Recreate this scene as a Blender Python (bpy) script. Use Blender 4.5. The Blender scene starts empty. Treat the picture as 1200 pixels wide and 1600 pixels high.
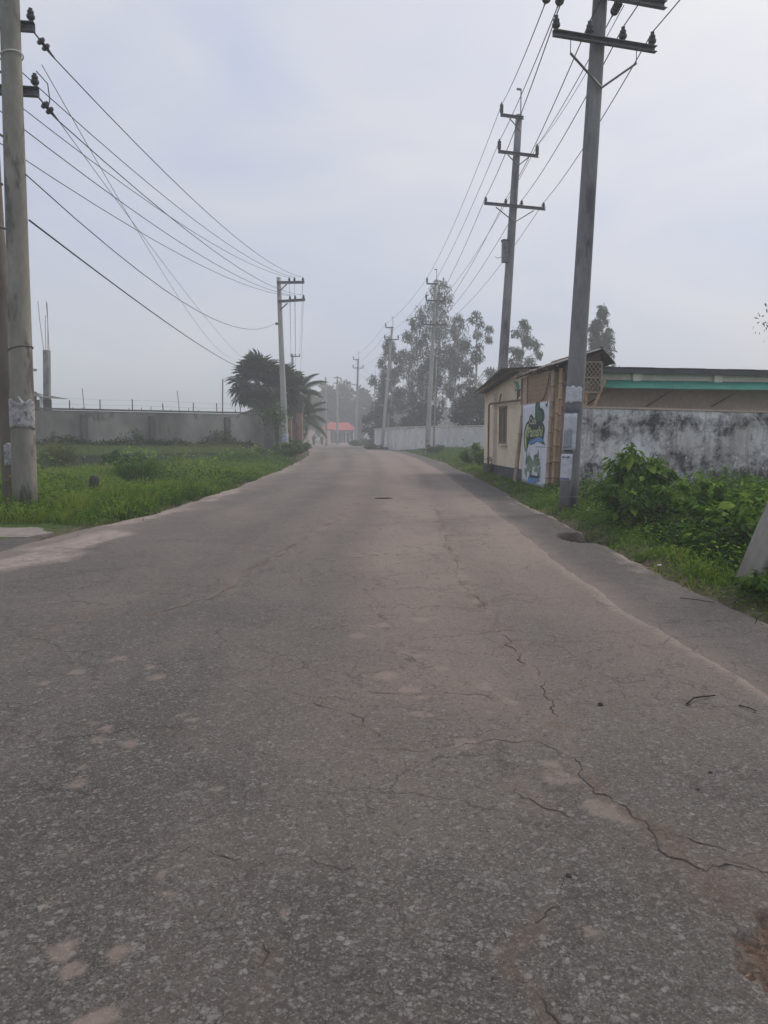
import bpy, math, random
import numpy as np
from mathutils import Vector, Matrix
R = math.radians
random.seed(7)
rng = np.random.default_rng(7)
SC = bpy.context.scene
COL = SC.collection

# ------------------------------------------------------------------ camera
cam = bpy.data.cameras.new('camera')
cam.sensor_fit = 'HORIZONTAL'; cam.sensor_width = 36.0; cam.lens = 36.06
cam.clip_start = 0.05; cam.clip_end = 3000
cam_ob = bpy.data.objects.new('camera', cam)
cam_ob.location = (0, 0, 1.5)
cam_ob.rotation_euler = (R(90 - 5.654), 0, 0)
COL.objects.link(cam_ob); SC.camera = cam_ob

# ------------------------------------------------------------------ sky and sun (thin overcast, veiled sun ahead on the right)
SUN_AZ, SUN_EL = R(52), R(46)
sun_dir = Vector((math.sin(SUN_AZ) * math.cos(SUN_EL), math.cos(SUN_AZ) * math.cos(SUN_EL), math.sin(SUN_EL)))
world = bpy.data.worlds.new('World'); SC.world = world; world.use_nodes = True
wt = world.node_tree; wt.nodes.clear()

def N(nt, typ, inp=None, **props):
    n = nt.nodes.new(typ)
    for k, v in props.items():
        setattr(n, k, v)
    for k, v in (inp or {}).items():
        s = n.inputs[k]
        if isinstance(v, bpy.types.NodeSocket):
            nt.links.new(v, s)
        else:
            if hasattr(s.default_value, '__len__') and not hasattr(v, '__len__'):
                v = (v,) * len(s.default_value)
            if hasattr(s.default_value, '__len__') and len(s.default_value) == 4 and len(v) == 3:
                v = (*v, 1)
            s.default_value = v
    return n

def math_(nt, op, a, b=0.0, clamp=False):
    return N(nt, 'ShaderNodeMath', {0: a, 1: b}, operation=op, use_clamp=clamp).outputs[0]

def mix_(nt, fac, a, b, blend='MIX'):
    n = N(nt, 'ShaderNodeMix', None, data_type='RGBA', blend_type=blend)
    for key, v in ((0, fac), (6, a), (7, b)):
        s = n.inputs[key]
        if isinstance(v, bpy.types.NodeSocket): nt.links.new(v, s)
        else: s.default_value = v if key == 0 else (*v[:3], 1)
    return n.outputs[2]

def ramp_(nt, fac, stops, interp='LINEAR'):
    n = N(nt, 'ShaderNodeValToRGB', {0: fac})
    cr = n.color_ramp; cr.interpolation = interp
    while len(cr.elements) < len(stops): cr.elements.new(0.5)
    for e, (p, c) in zip(cr.elements, stops):
        e.position = p
        e.color = (c, c, c, 1) if not hasattr(c, '__len__') else (*c[:3], 1)
    return n.outputs[0]

def noise_(nt, vec, scale, detail=4, rough=0.55, dist=0.0):
    return N(nt, 'ShaderNodeTexNoise', {'Vector': vec, 'Scale': scale, 'Detail': detail, 'Roughness': rough, 'Distortion': dist}).outputs[0]

sky = N(wt, 'ShaderNodeTexSky', None, sky_type='NISHITA', sun_disc=False, sun_elevation=SUN_EL, sun_rotation=SUN_AZ,
        air_density=1.0, dust_density=4.0, ozone_density=1.5)
tc = N(wt, 'ShaderNodeTexCoord').outputs['Generated']
nrm = N(wt, 'ShaderNodeVectorMath', {0: tc}, operation='NORMALIZE').outputs[0]
mp = N(wt, 'ShaderNodeMapping', {'Vector': nrm, 'Scale': (1.0, 1.0, 2.2)}).outputs[0]
cl = noise_(wt, mp, 2.6, 6, 0.52, 0.5)
# a sheet of thin cloud: grey-lavender where thick, bluer where thin, brighter round the veiled sun
cloud = ramp_(wt, cl, [(0.30, (5.1, 5.75, 7.9)), (0.50, (6.2, 6.55, 7.9)), (0.68, (7.3, 7.4, 7.9))])
dotp = N(wt, 'ShaderNodeVectorMath', {0: nrm, 1: sun_dir}, operation='DOT_PRODUCT').outputs['Value']
glow = math_(wt, 'POWER', math_(wt, 'MAXIMUM', dotp, 0.0), 4.0)
glow = math_(wt, 'MULTIPLY', glow, math_(wt, 'ADD', 0.50, math_(wt, 'MULTIPLY', cl, 0.9)))
cloud2 = mix_(wt, glow, cloud, (10.2, 10.0, 9.8))
skymix = mix_(wt, 0.86, sky.outputs[0], cloud2)
bg = N(wt, 'ShaderNodeBackground', {'Color': skymix, 'Strength': 0.1})
wo = N(wt, 'ShaderNodeOutputWorld', {'Surface': bg.outputs[0]})

sl = bpy.data.lights.new('sun', 'SUN'); sl.energy = 1.5; sl.angle = R(18); sl.color = (1, 0.90, 0.77)
sun = bpy.data.objects.new('sun', sl); COL.objects.link(sun)
sun.rotation_euler = sun_dir.to_track_quat('Z', 'Y').to_euler()
sun.location = sun_dir * 60

SC.view_settings.view_transform = 'Standard'; SC.view_settings.look = 'None'
SC.view_settings.exposure = 0.05; SC.view_settings.gamma = 1.0
SC.view_settings.use_curve_mapping = False
SC.render.engine = 'CYCLES'
SC.cycles.use_denoising = True
SC.cycles.max_bounces = 5; SC.cycles.diffuse_bounces = 3; SC.cycles.transparent_max_bounces = 6
SC.cycles.volume_bounces = 2
SC.cycles.caustics_reflective = False; SC.cycles.caustics_refractive = False

# ------------------------------------------------------------------ helpers
LOC = {}
def tag(o, label=None, cat=None, group=None, kind=None):
    if label: o['label'] = label
    if cat: o['category'] = cat
    if group: o['group'] = group
    if kind: o['kind'] = kind
    return o

def link(name, me, parent=None, loc=None, mat=None):
    o = bpy.data.objects.new(name, me); COL.objects.link(o)
    if mat is not None and me is not None and len(me.materials) == 0: me.materials.append(mat)
    if parent is not None:
        o.parent = parent; LOC[o.name] = LOC[parent.name]
    else:
        o.location = loc or (0, 0, 0); LOC[o.name] = Vector(loc or (0, 0, 0))
    return o

def thing(name, label, cat, loc=(0, 0, 0), group=None):
    o = link(name, None, None, loc)
    o.empty_display_size = 0.2
    return tag(o, label, cat, group)

def vnoise(x, y, seed=0):
    x = np.asarray(x, float); y = np.asarray(y, float)
    xi = np.floor(x).astype(np.int64); yi = np.floor(y).astype(np.int64)
    fx = x - xi; fy = y - yi
    fx = fx * fx * (3 - 2 * fx); fy = fy * fy * (3 - 2 * fy)
    def h(a, b):
        n = (a * 374761393 + b * 668265263 + seed * 974634777) & 0x7fffffff
        n = ((n ^ (n >> 13)) * 1274126177) & 0x7fffffff
        return ((n ^ (n >> 16)) & 0xffff) / 65535.0
    return (h(xi, yi) * (1 - fx) + h(xi + 1, yi) * fx) * (1 - fy) + (h(xi, yi + 1) * (1 - fx) + h(xi + 1, yi + 1) * fx) * fy

def fbm(x, y, seed=0, octs=4):
    s = 0; a = 0.5; t = 0
    for i in range(octs):
        s = s + a * vnoise(np.asarray(x) * 2 ** i, np.asarray(y) * 2 ** i, seed + i); t += a; a *= 0.5
    return s / t

def sstep(a, b, x):
    t = np.clip((np.asarray(x, float) - a) / (b - a), 0, 1)
    return t * t * (3 - 2 * t)

class MB:
    def __init__(s): s.v = []; s.f = []
    def add(s, vs, fs):
        o = len(s.v); s.v += [tuple(p) for p in vs]; s.f += [tuple(i + o for i in q) for q in fs]; return s
    def box(s, c, size, rz=0.0, m=None, taper=1.0):
        hx, hy, hz = size[0] / 2, size[1] / 2, size[2] / 2
        M = m if m is not None else Matrix.Rotation(rz, 3, 'Z')
        c = Vector(c); vs = []
        for z in (-hz, hz):
            k = taper if z > 0 else 1
            for x, y in ((-hx, -hy), (hx, -hy), (hx, hy), (-hx, hy)):
                vs.append(c + M @ Vector((x * k, y * k, z)))
        return s.add(vs, [(3, 2, 1, 0), (4, 5, 6, 7), (0, 1, 5, 4), (1, 2, 6, 5), (2, 3, 7, 6), (3, 0, 4, 7)])
    def beam(s, a, b, w, h, up=(0, 0, 1)):
        a = Vector(a); b = Vector(b); d = (b - a); L = d.length; d.normalize()
        x = d.cross(Vector(up))
        if x.length < 1e-4: x = d.cross(Vector((0, 1, 0)))
        x.normalize(); z = x.cross(d)
        M = Matrix((x, d, z)).transposed()
        return s.box((a + b) / 2, (w, L, h), m=M)
    def tube(s, pts, rad, n=8, cap=True):
        pts = [Vector(p) for p in pts]
        if not hasattr(rad, '__len__'): rad = [rad] * len(pts)
        vs = []; fs = []; ref = None
        for i, p in enumerate(pts):
            d = (pts[min(i + 1, len(pts) - 1)] - pts[max(i - 1, 0)])
            if d.length < 1e-9: d = Vector((0, 0, 1))
            d.normalize()
            if ref is None:
                ref = Vector((1, 0, 0)) if abs(d.x) < 0.9 else Vector((0, 1, 0))
            x = (ref - d * ref.dot(d)).normalized(); ref = x; y = d.cross(x)
            for k in range(n):
                a = 2 * math.pi * k / n
                vs.append(p + (x * math.cos(a) + y * math.sin(a)) * rad[i])
        for i in range(len(pts) - 1):
            for k in range(n):
                k2 = (k + 1) % n
                fs.append((i * n + k, i * n + k2, (i + 1) * n + k2, (i + 1) * n + k))
        if cap:
            fs.append(tuple(range(n - 1, -1, -1))); fs.append(tuple(range((len(pts) - 1) * n, len(pts) * n)))
        return s.add(vs, fs)
    def lathe(s, base, axis, prof, n=10):
        base = Vector(base); axis = Vector(axis).normalized()
        pts = [base + axis * z for r, z in prof]
        ref = Vector((1, 0, 0)) if abs(axis.x) < 0.9 else Vector((0, 1, 0))
        x = (ref - axis * ref.dot(axis)).normalized(); y = axis.cross(x)
        vs = []; fs = []
        for (r, z) in prof:
            for k in range(n):
                a = 2 * math.pi * k / n
                vs.append(base + axis * z + (x * math.cos(a) + y * math.sin(a)) * r)
        for i in range(len(prof) - 1):
            for k in range(n):
                k2 = (k + 1) % n
                fs.append((i * n + k, i * n + k2, (i + 1) * n + k2, (i + 1) * n + k))
        fs.append(tuple(range(n - 1, -1, -1))); fs.append(tuple(range((len(prof) - 1) * n, len(prof) * n)))
        return s.add(vs, fs)
    def build(s, name, mat, parent=None, loc=None, smooth=False):
        o0 = LOC[parent.name] if parent is not None else Vector(loc or (0, 0, 0))
        me = bpy.data.meshes.new(name)
        me.from_pydata([(p[0] - o0.x, p[1] - o0.y, p[2] - o0.z) for p in s.v], [], s.f)
        if smooth: me.shade_smooth()
        return link(name, me, parent, loc, mat)

def arr_obj(name, V, F, mat, parent=None, loc=None, attrs=None, smooth=False):
    o0 = LOC[parent.name] if parent is not None else Vector(loc or (0, 0, 0))
    me = bpy.data.meshes.new(name)
    V = np.asarray(V, float) - np.array(o0)
    me.from_pydata(V.tolist(), [], F.tolist() if hasattr(F, 'tolist') else F)
    for k, a in (attrs or {}).items():
        at = me.attributes.new(k, 'FLOAT', 'POINT'); at.data.foreach_set('value', np.asarray(a, np.float32))
    if smooth: me.shade_smooth()
    return link(name, me, parent, loc, mat)

# ------------------------------------------------------------------ materials
def new_mat(name):
    m = bpy.data.materials.new(name); m.use_nodes = True
    nt = m.node_tree; nt.nodes.clear()
    out = N(nt, 'ShaderNodeOutputMaterial')
    return m, nt, out

def bump_(nt, h, strength=0.4, dist=0.01):
    return N(nt, 'ShaderNodeBump', {'Height': h, 'Strength': strength, 'Distance': dist}).outputs[0]

def simple(name, c1, c2, scale=6.0, rough=0.8, bump=0.3, bdist=0.01, detail=5, stretch=(1, 1, 1), lo=0.35, hi=0.65, metallic=0.0,
           c3=None, scale3=30.0, t3=0.62, spec=0.3):
    m, nt, out = new_mat(name)
    co = N(nt, 'ShaderNodeTexCoord').outputs['Object']
    co = N(nt, 'ShaderNodeMapping', {'Vector': co, 'Scale': stretch}).outputs[0]
    n1 = noise_(nt, co, scale, detail)
    col = ramp_(nt, n1, [(lo, c1), (hi, c2)])
    n2 = noise_(nt, co, scale * 7, 3)
    if c3 is not None:
        n3 = noise_(nt, co, scale3, 4, 0.6)
        col = mix_(nt, ramp_(nt, n3, [(t3, 0.0), (t3 + 0.08, 1.0)]), col, c3)
    col = mix_(nt, 0.35, col, ramp_(nt, n2, [(0.3, 0.35), (0.7, 0.65)]), 'OVERLAY')
    b = N(nt, 'ShaderNodeBsdfPrincipled', {'Base Color': col, 'Roughness': rough, 'Metallic': metallic, 'Specular IOR Level': spec,
                                           'Normal': bump_(nt, n2, bump, bdist)})
    nt.links.new(b.outputs[0], out.inputs[0])
    return m

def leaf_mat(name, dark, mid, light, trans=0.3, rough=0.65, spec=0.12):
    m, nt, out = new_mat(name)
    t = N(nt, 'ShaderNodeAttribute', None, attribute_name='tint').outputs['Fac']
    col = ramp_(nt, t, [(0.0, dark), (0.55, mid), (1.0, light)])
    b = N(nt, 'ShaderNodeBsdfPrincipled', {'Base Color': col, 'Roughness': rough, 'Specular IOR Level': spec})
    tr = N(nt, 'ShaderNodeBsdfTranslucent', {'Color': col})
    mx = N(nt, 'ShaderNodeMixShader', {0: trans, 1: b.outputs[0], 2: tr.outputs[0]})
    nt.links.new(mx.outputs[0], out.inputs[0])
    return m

M = {}
M['concrete_pole'] = simple('concrete_pole', (0.21, 0.195, 0.165), (0.32, 0.30, 0.26), 2.2, 0.85, 0.35, 0.006, stretch=(1, 1, 0.35), c3=(0.125, 0.115, 0.10), scale3=2.6, t3=0.54)
M['concrete_light'] = simple('concrete_light', (0.31, 0.305, 0.285), (0.44, 0.43, 0.40), 1.5, 0.85, 0.3, 0.006, stretch=(1, 1, 0.3), c3=(0.28, 0.28, 0.27), scale3=1.8, t3=0.58)
M['concrete_pole_brown'] = simple('concrete_pole_brown', (0.13, 0.10, 0.08), (0.20, 0.17, 0.14), 2.0, 0.85, 0.35, 0.006, stretch=(1, 1, 0.3))
M['concrete_dark'] = simple('concrete_dark', (0.15, 0.15, 0.16), (0.27, 0.265, 0.265), 2.5, 0.85, 0.4, 0.006, stretch=(1, 1, 0.3), c3=(0.09, 0.09, 0.10), scale3=1.6, t3=0.55)
M['steel'] = simple('galvanised_steel', (0.11, 0.11, 0.12), (0.19, 0.19, 0.20), 9, 0.55, 0.15, 0.002, metallic=0.5)
M['porcelain'] = simple('brown_porcelain', (0.018, 0.014, 0.014), (0.032, 0.024, 0.024), 8, 0.25, 0.05, 0.001, spec=0.5)
M['wire'] = simple('wire_black', (0.03, 0.03, 0.032), (0.05, 0.05, 0.052), 5, 0.6, 0.0)
M['paper'] = simple('paper', (0.46, 0.48, 0.53), (0.62, 0.63, 0.66), 14, 0.9, 0.2, 0.002, c3=(0.24, 0.25, 0.29), scale3=38, t3=0.6)
M['paper_torn'] = simple('paper_torn', (0.27, 0.26, 0.27), (0.47, 0.46, 0.47), 11, 0.9, 0.3, 0.004, c3=(0.16, 0.15, 0.15), scale3=14, t3=0.55)
M['ink'] = simple('ink', (0.05, 0.06, 0.09), (0.09, 0.10, 0.13), 9, 0.9, 0)
M['ink_violet'] = simple('ink_violet', (0.13, 0.11, 0.30), (0.17, 0.15, 0.34), 9, 0.9, 0)
M['cream'] = simple('cream_plaster', (0.70, 0.58, 0.43), (0.80, 0.68, 0.52), 1.3, 0.9, 0.25, 0.004, c3=(0.55, 0.44, 0.33), scale3=2.3, t3=0.63)
M['cream_dim'] = simple('buff_plaster', (0.58, 0.52, 0.43), (0.68, 0.61, 0.51), 1.5, 0.9, 0.25, 0.004)
M['brown_plaster'] = simple('brown_plaster', (0.44, 0.33, 0.27), (0.54, 0.42, 0.35), 1.5, 0.9, 0.25, 0.004)
M['plinth'] = simple('plinth_paint', (0.055, 0.058, 0.072), (0.085, 0.088, 0.10), 3, 0.8, 0.3, 0.004)
M['tin_dark'] = simple('tin_dark', (0.055, 0.055, 0.058), (0.10, 0.10, 0.102), 1.2, 0.6, 0.15, 0.002, metallic=0.3, stretch=(1, 1, 1), c3=(0.09, 0.06, 0.045), scale3=2.5, t3=0.6)
M['tin_rust'] = simple('tin_rust', (0.14, 0.105, 0.085), (0.25, 0.20, 0.165), 2.5, 0.75, 0.3, 0.003, c3=(0.40, 0.37, 0.34), scale3=3.0, t3=0.55)
M['tin_pale'] = simple('tin_pale', (0.34, 0.31, 0.28), (0.52, 0.49, 0.46), 2.5, 0.7, 0.3, 0.003, c3=(0.17, 0.13, 0.11), scale3=3.0, t3=0.58)
M['tin_green'] = simple('tin_green', (0.01, 0.17, 0.13), (0.02, 0.23, 0.17), 2.0, 0.5, 0.1, 0.002)
M['wood'] = simple('old_wood', (0.19, 0.145, 0.11), (0.29, 0.225, 0.18), 6, 0.85, 0.4, 0.004, stretch=(6, 6, 0.6))
M['bamboo'] = simple('bamboo', (0.36, 0.235, 0.14), (0.50, 0.35, 0.22), 5, 0.6, 0.2, 0.002, stretch=(3, 3, 0.5))
M['bamboo_grey'] = simple('bamboo_weathered', (0.30, 0.225, 0.165), (0.42, 0.33, 0.25), 5, 0.75, 0.3, 0.002, stretch=(3, 3, 0.5))
M['bamboo_node'] = simple('bamboo_node', (0.09, 0.06, 0.04), (0.14, 0.10, 0.07), 8, 0.8, 0.1)
M['lattice'] = simple('lattice_cane', (0.30, 0.25, 0.19), (0.40, 0.34, 0.27), 8, 0.8, 0.2)
M['rust_pipe'] = simple('rusty_pipe', (0.13, 0.07, 0.045), (0.20, 0.12, 0.085), 10, 0.8, 0.2)
M['white_wall'] = simple('whitewash', (0.60, 0.59, 0.58), (0.74, 0.73, 0.71), 0.9, 0.9, 0.2, 0.004, c3=(0.50, 0.50, 0.50), scale3=1.6, t3=0.6)
M['white_paint'] = simple('white_paint', (0.62, 0.62, 0.62), (0.74, 0.74, 0.73), 2, 0.8, 0.1)
M['grey_wall'] = simple('cement_wall', (0.15, 0.145, 0.12), (0.46, 0.445, 0.41), 0.22, 0.92, 0.4, 0.006, detail=8, stretch=(1, 1, 0.6), lo=0.38, hi=0.64, c3=(0.13, 0.13, 0.10), scale3=0.8, t3=0.55)
M['grey_wall_dark'] = simple('cement_dark', (0.10, 0.095, 0.085), (0.17, 0.16, 0.14), 1.2, 0.92, 0.4, 0.006)
M['dark_cement'] = simple('dark_green_cement', (0.05, 0.055, 0.04), (0.10, 0.10, 0.072), 1.8, 0.95, 0.5, 0.01, c3=(0.05, 0.07, 0.03), scale3=3, t3=0.5)  # dark green cement; the ledge face's shade is put into this colour
M['red_brick_paint'] = simple('pink_plaster', (0.30, 0.17, 0.14), (0.38, 0.24, 0.20), 2, 0.9, 0.2)
M['red_roof'] = simple('red_roof', (0.46, 0.075, 0.065), (0.54, 0.10, 0.085), 1, 0.7, 0.1)
M['dark_wood_gate'] = simple('gate_dark', (0.07, 0.045, 0.035), (0.11, 0.075, 0.06), 4, 0.8, 0.2)
M['orange_wall'] = simple('orange_wall', (0.42, 0.24, 0.17), (0.52, 0.33, 0.25), 1.5, 0.9, 0.1)
M['soil'] = simple('soil', (0.10, 0.07, 0.05), (0.17, 0.125, 0.095), 3, 0.95, 0.6, 0.02)
M['sand'] = simple('sand', (0.20, 0.175, 0.155), (0.28, 0.25, 0.225), 3.5, 0.95, 0.4, 0.006, c3=(0.20, 0.165, 0.145), scale3=9, t3=0.58)
M['slab'] = simple('concrete_slab', (0.21, 0.20, 0.19), (0.28, 0.27, 0.255), 2.2, 0.95, 0.4, 0.004)
M['bark'] = simple('bark', (0.10, 0.085, 0.07), (0.18, 0.16, 0.14), 3, 0.95, 0.5, 0.02, stretch=(3, 3, 0.5))
M['bark_pale'] = simple('bark_pale', (0.24, 0.22, 0.20), (0.36, 0.33, 0.30), 2, 0.9, 0.3, 0.01, stretch=(3, 3, 0.4))
M['stem'] = simple('green_stem', (0.06, 0.08, 0.03), (0.10, 0.12, 0.05), 8, 0.8, 0.1)
M['twig'] = simple('dead_twig', (0.035, 0.026, 0.02), (0.06, 0.045, 0.035), 20, 0.9, 0.3)
M['pebble'] = simple('pebble', (0.05, 0.045, 0.042), (0.10, 0.09, 0.085), 20, 0.9, 0.4)
M['litter'] = simple('litter', (0.5, 0.5, 0.48), (0.7, 0.7, 0.68), 10, 0.7, 0.2)
M['grass'] = leaf_mat('grass_blades', (0.030, 0.068, 0.008), (0.092, 0.178, 0.017), (0.27, 0.33, 0.05), 0.38)
M['grass_dry'] = leaf_mat('grass_field', (0.06, 0.08, 0.022), (0.14, 0.17, 0.045), (0.24, 0.25, 0.085), 0.25)
M['weed'] = leaf_mat('broad_leaf', (0.013, 0.034, 0.005), (0.088, 0.192, 0.016), (0.27, 0.41, 0.045), 0.38, 0.6, 0.15)
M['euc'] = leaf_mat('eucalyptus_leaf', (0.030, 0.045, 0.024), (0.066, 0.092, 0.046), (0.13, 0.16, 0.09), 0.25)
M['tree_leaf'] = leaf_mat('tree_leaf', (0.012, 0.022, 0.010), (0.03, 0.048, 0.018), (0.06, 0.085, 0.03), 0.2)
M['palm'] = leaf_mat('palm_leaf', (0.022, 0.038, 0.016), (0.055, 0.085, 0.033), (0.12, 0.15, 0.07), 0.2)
M['straw'] = leaf_mat('straw', (0.10, 0.085, 0.055), (0.18, 0.155, 0.105), (0.28, 0.25, 0.18), 0.2)

# banner and logo prints
def flat(name, c, rough=0.6):
    return simple(name, tuple(x * 0.93 for x in c), tuple(min(1, x * 1.05) for x in c), 4, rough, 0.05, 0.001)
M['banner'] = flat('banner_vinyl', (0.68, 0.70, 0.77), 0.5)
M['print_dark'] = flat('print_dark_green', (0.012, 0.035, 0.03))
M['print_green'] = flat('print_green', (0.02, 0.12, 0.07))
M['print_lime'] = flat('print_lime', (0.42, 0.48, 0.20))
M['print_cream'] = flat('print_cream', (0.55, 0.55, 0.36))
M['print_blue'] = flat('print_blue', (0.10, 0.28, 0.62))
M['print_water'] = flat('print_water', (0.12, 0.25, 0.42))
M['print_tree'] = simple('print_tree', (0.03, 0.11, 0.045), (0.20, 0.32, 0.19), 7, 0.7, 0)
M['print_hut'] = simple('print_hut', (0.16, 0.22, 0.13), (0.34, 0.40, 0.30), 9, 0.7, 0)

# grimy whitewashed wall: black mould, runs and scoured patches
def make_grime():
    m, nt, out = new_mat('mouldy_whitewash')
    co = N(nt, 'ShaderNodeTexCoord').outputs['Object']
    warp = N(nt, 'ShaderNodeTexNoise', {'Vector': co, 'Scale': 3.0, 'Detail': 4}).outputs['Color']
    wv = N(nt, 'ShaderNodeVectorMath', {0: N(nt, 'ShaderNodeVectorMath', {0: warp, 1: (0.5, 0.5, 0.5)}, operation='SUBTRACT').outputs[0], 3: 0.35}, operation='SCALE').outputs[0]
    cw = N(nt, 'ShaderNodeVectorMath', {0: co, 1: wv}, operation='ADD').outputs[0]
    run = N(nt, 'ShaderNodeMapping', {'Vector': cw, 'Scale': (3.4, 3.4, 0.55)}).outputs[0]
    a = noise_(nt, run, 1.5, 7, 0.62)
    b = noise_(nt, cw, 1.7, 9, 0.72)
    c = noise_(nt, co, 11.0, 8, 0.75)
    d = noise_(nt, cw, 0.75, 5, 0.55)
    base = ramp_(nt, a, [(0.30, (0.46, 0.45, 0.45)), (0.46, (0.68, 0.66, 0.67)), (0.62, (0.88, 0.86, 0.87))])
    base = mix_(nt, ramp_(nt, d, [(0.44, 0.0), (0.70, 0.65)]), base, (0.34, 0.30, 0.255))
    z = N(nt, 'ShaderNodeSeparateXYZ', {0: co}).outputs[2]
    # damp collects in a band under the coping and at the foot, running down in streaks
    top = math_(nt, 'SUBTRACT', 1.0, math_(nt, 'MULTIPLY', math_(nt, 'ABSOLUTE', math_(nt, 'SUBTRACT', z, 1.80)), 2.2), clamp=True)
    foot = math_(nt, 'SUBTRACT', 1.0, math_(nt, 'MULTIPLY', z, 0.75), clamp=True)
    bias = math_(nt, 'ADD', math_(nt, 'MULTIPLY', top, 0.085), math_(nt, 'MULTIPLY', foot, 0.15))
    mould = math_(nt, 'ADD', math_(nt, 'ADD', math_(nt, 'MULTIPLY', b, 0.62), math_(nt, 'MULTIPLY', c, 0.20)), math_(nt, 'MULTIPLY', a, 0.18))
    mould = math_(nt, 'ADD', mould, bias)
    base = mix_(nt, ramp_(nt, mould, [(0.495, 0.0), (0.56, 0.5), (0.625, 0.97)]), base, (0.042, 0.043, 0.045))
    streak = noise_(nt, N(nt, 'ShaderNodeMapping', {'Vector': co, 'Scale': (7, 7, 0.35)}).outputs[0], 1.6, 5, 0.6)
    base = mix_(nt, ramp_(nt, streak, [(0.55, 0.0), (0.70, 0.45)]), base, (0.13, 0.13, 0.135))
    chips = ramp_(nt, noise_(nt, cw, 4.5, 9, 0.8), [(0.58, 0.0), (0.63, 0.75)])
    base = mix_(nt, chips, base, (0.84, 0.83, 0.84))
    bs = N(nt, 'ShaderNodeBsdfPrincipled', {'Base Color': base, 'Roughness': 0.92, 'Specular IOR Level': 0.2, 'Normal': bump_(nt, c, 0.5, 0.012)})
    nt.links.new(bs.outputs[0], out.inputs[0]); return m
M['grime'] = make_grime()

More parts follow.
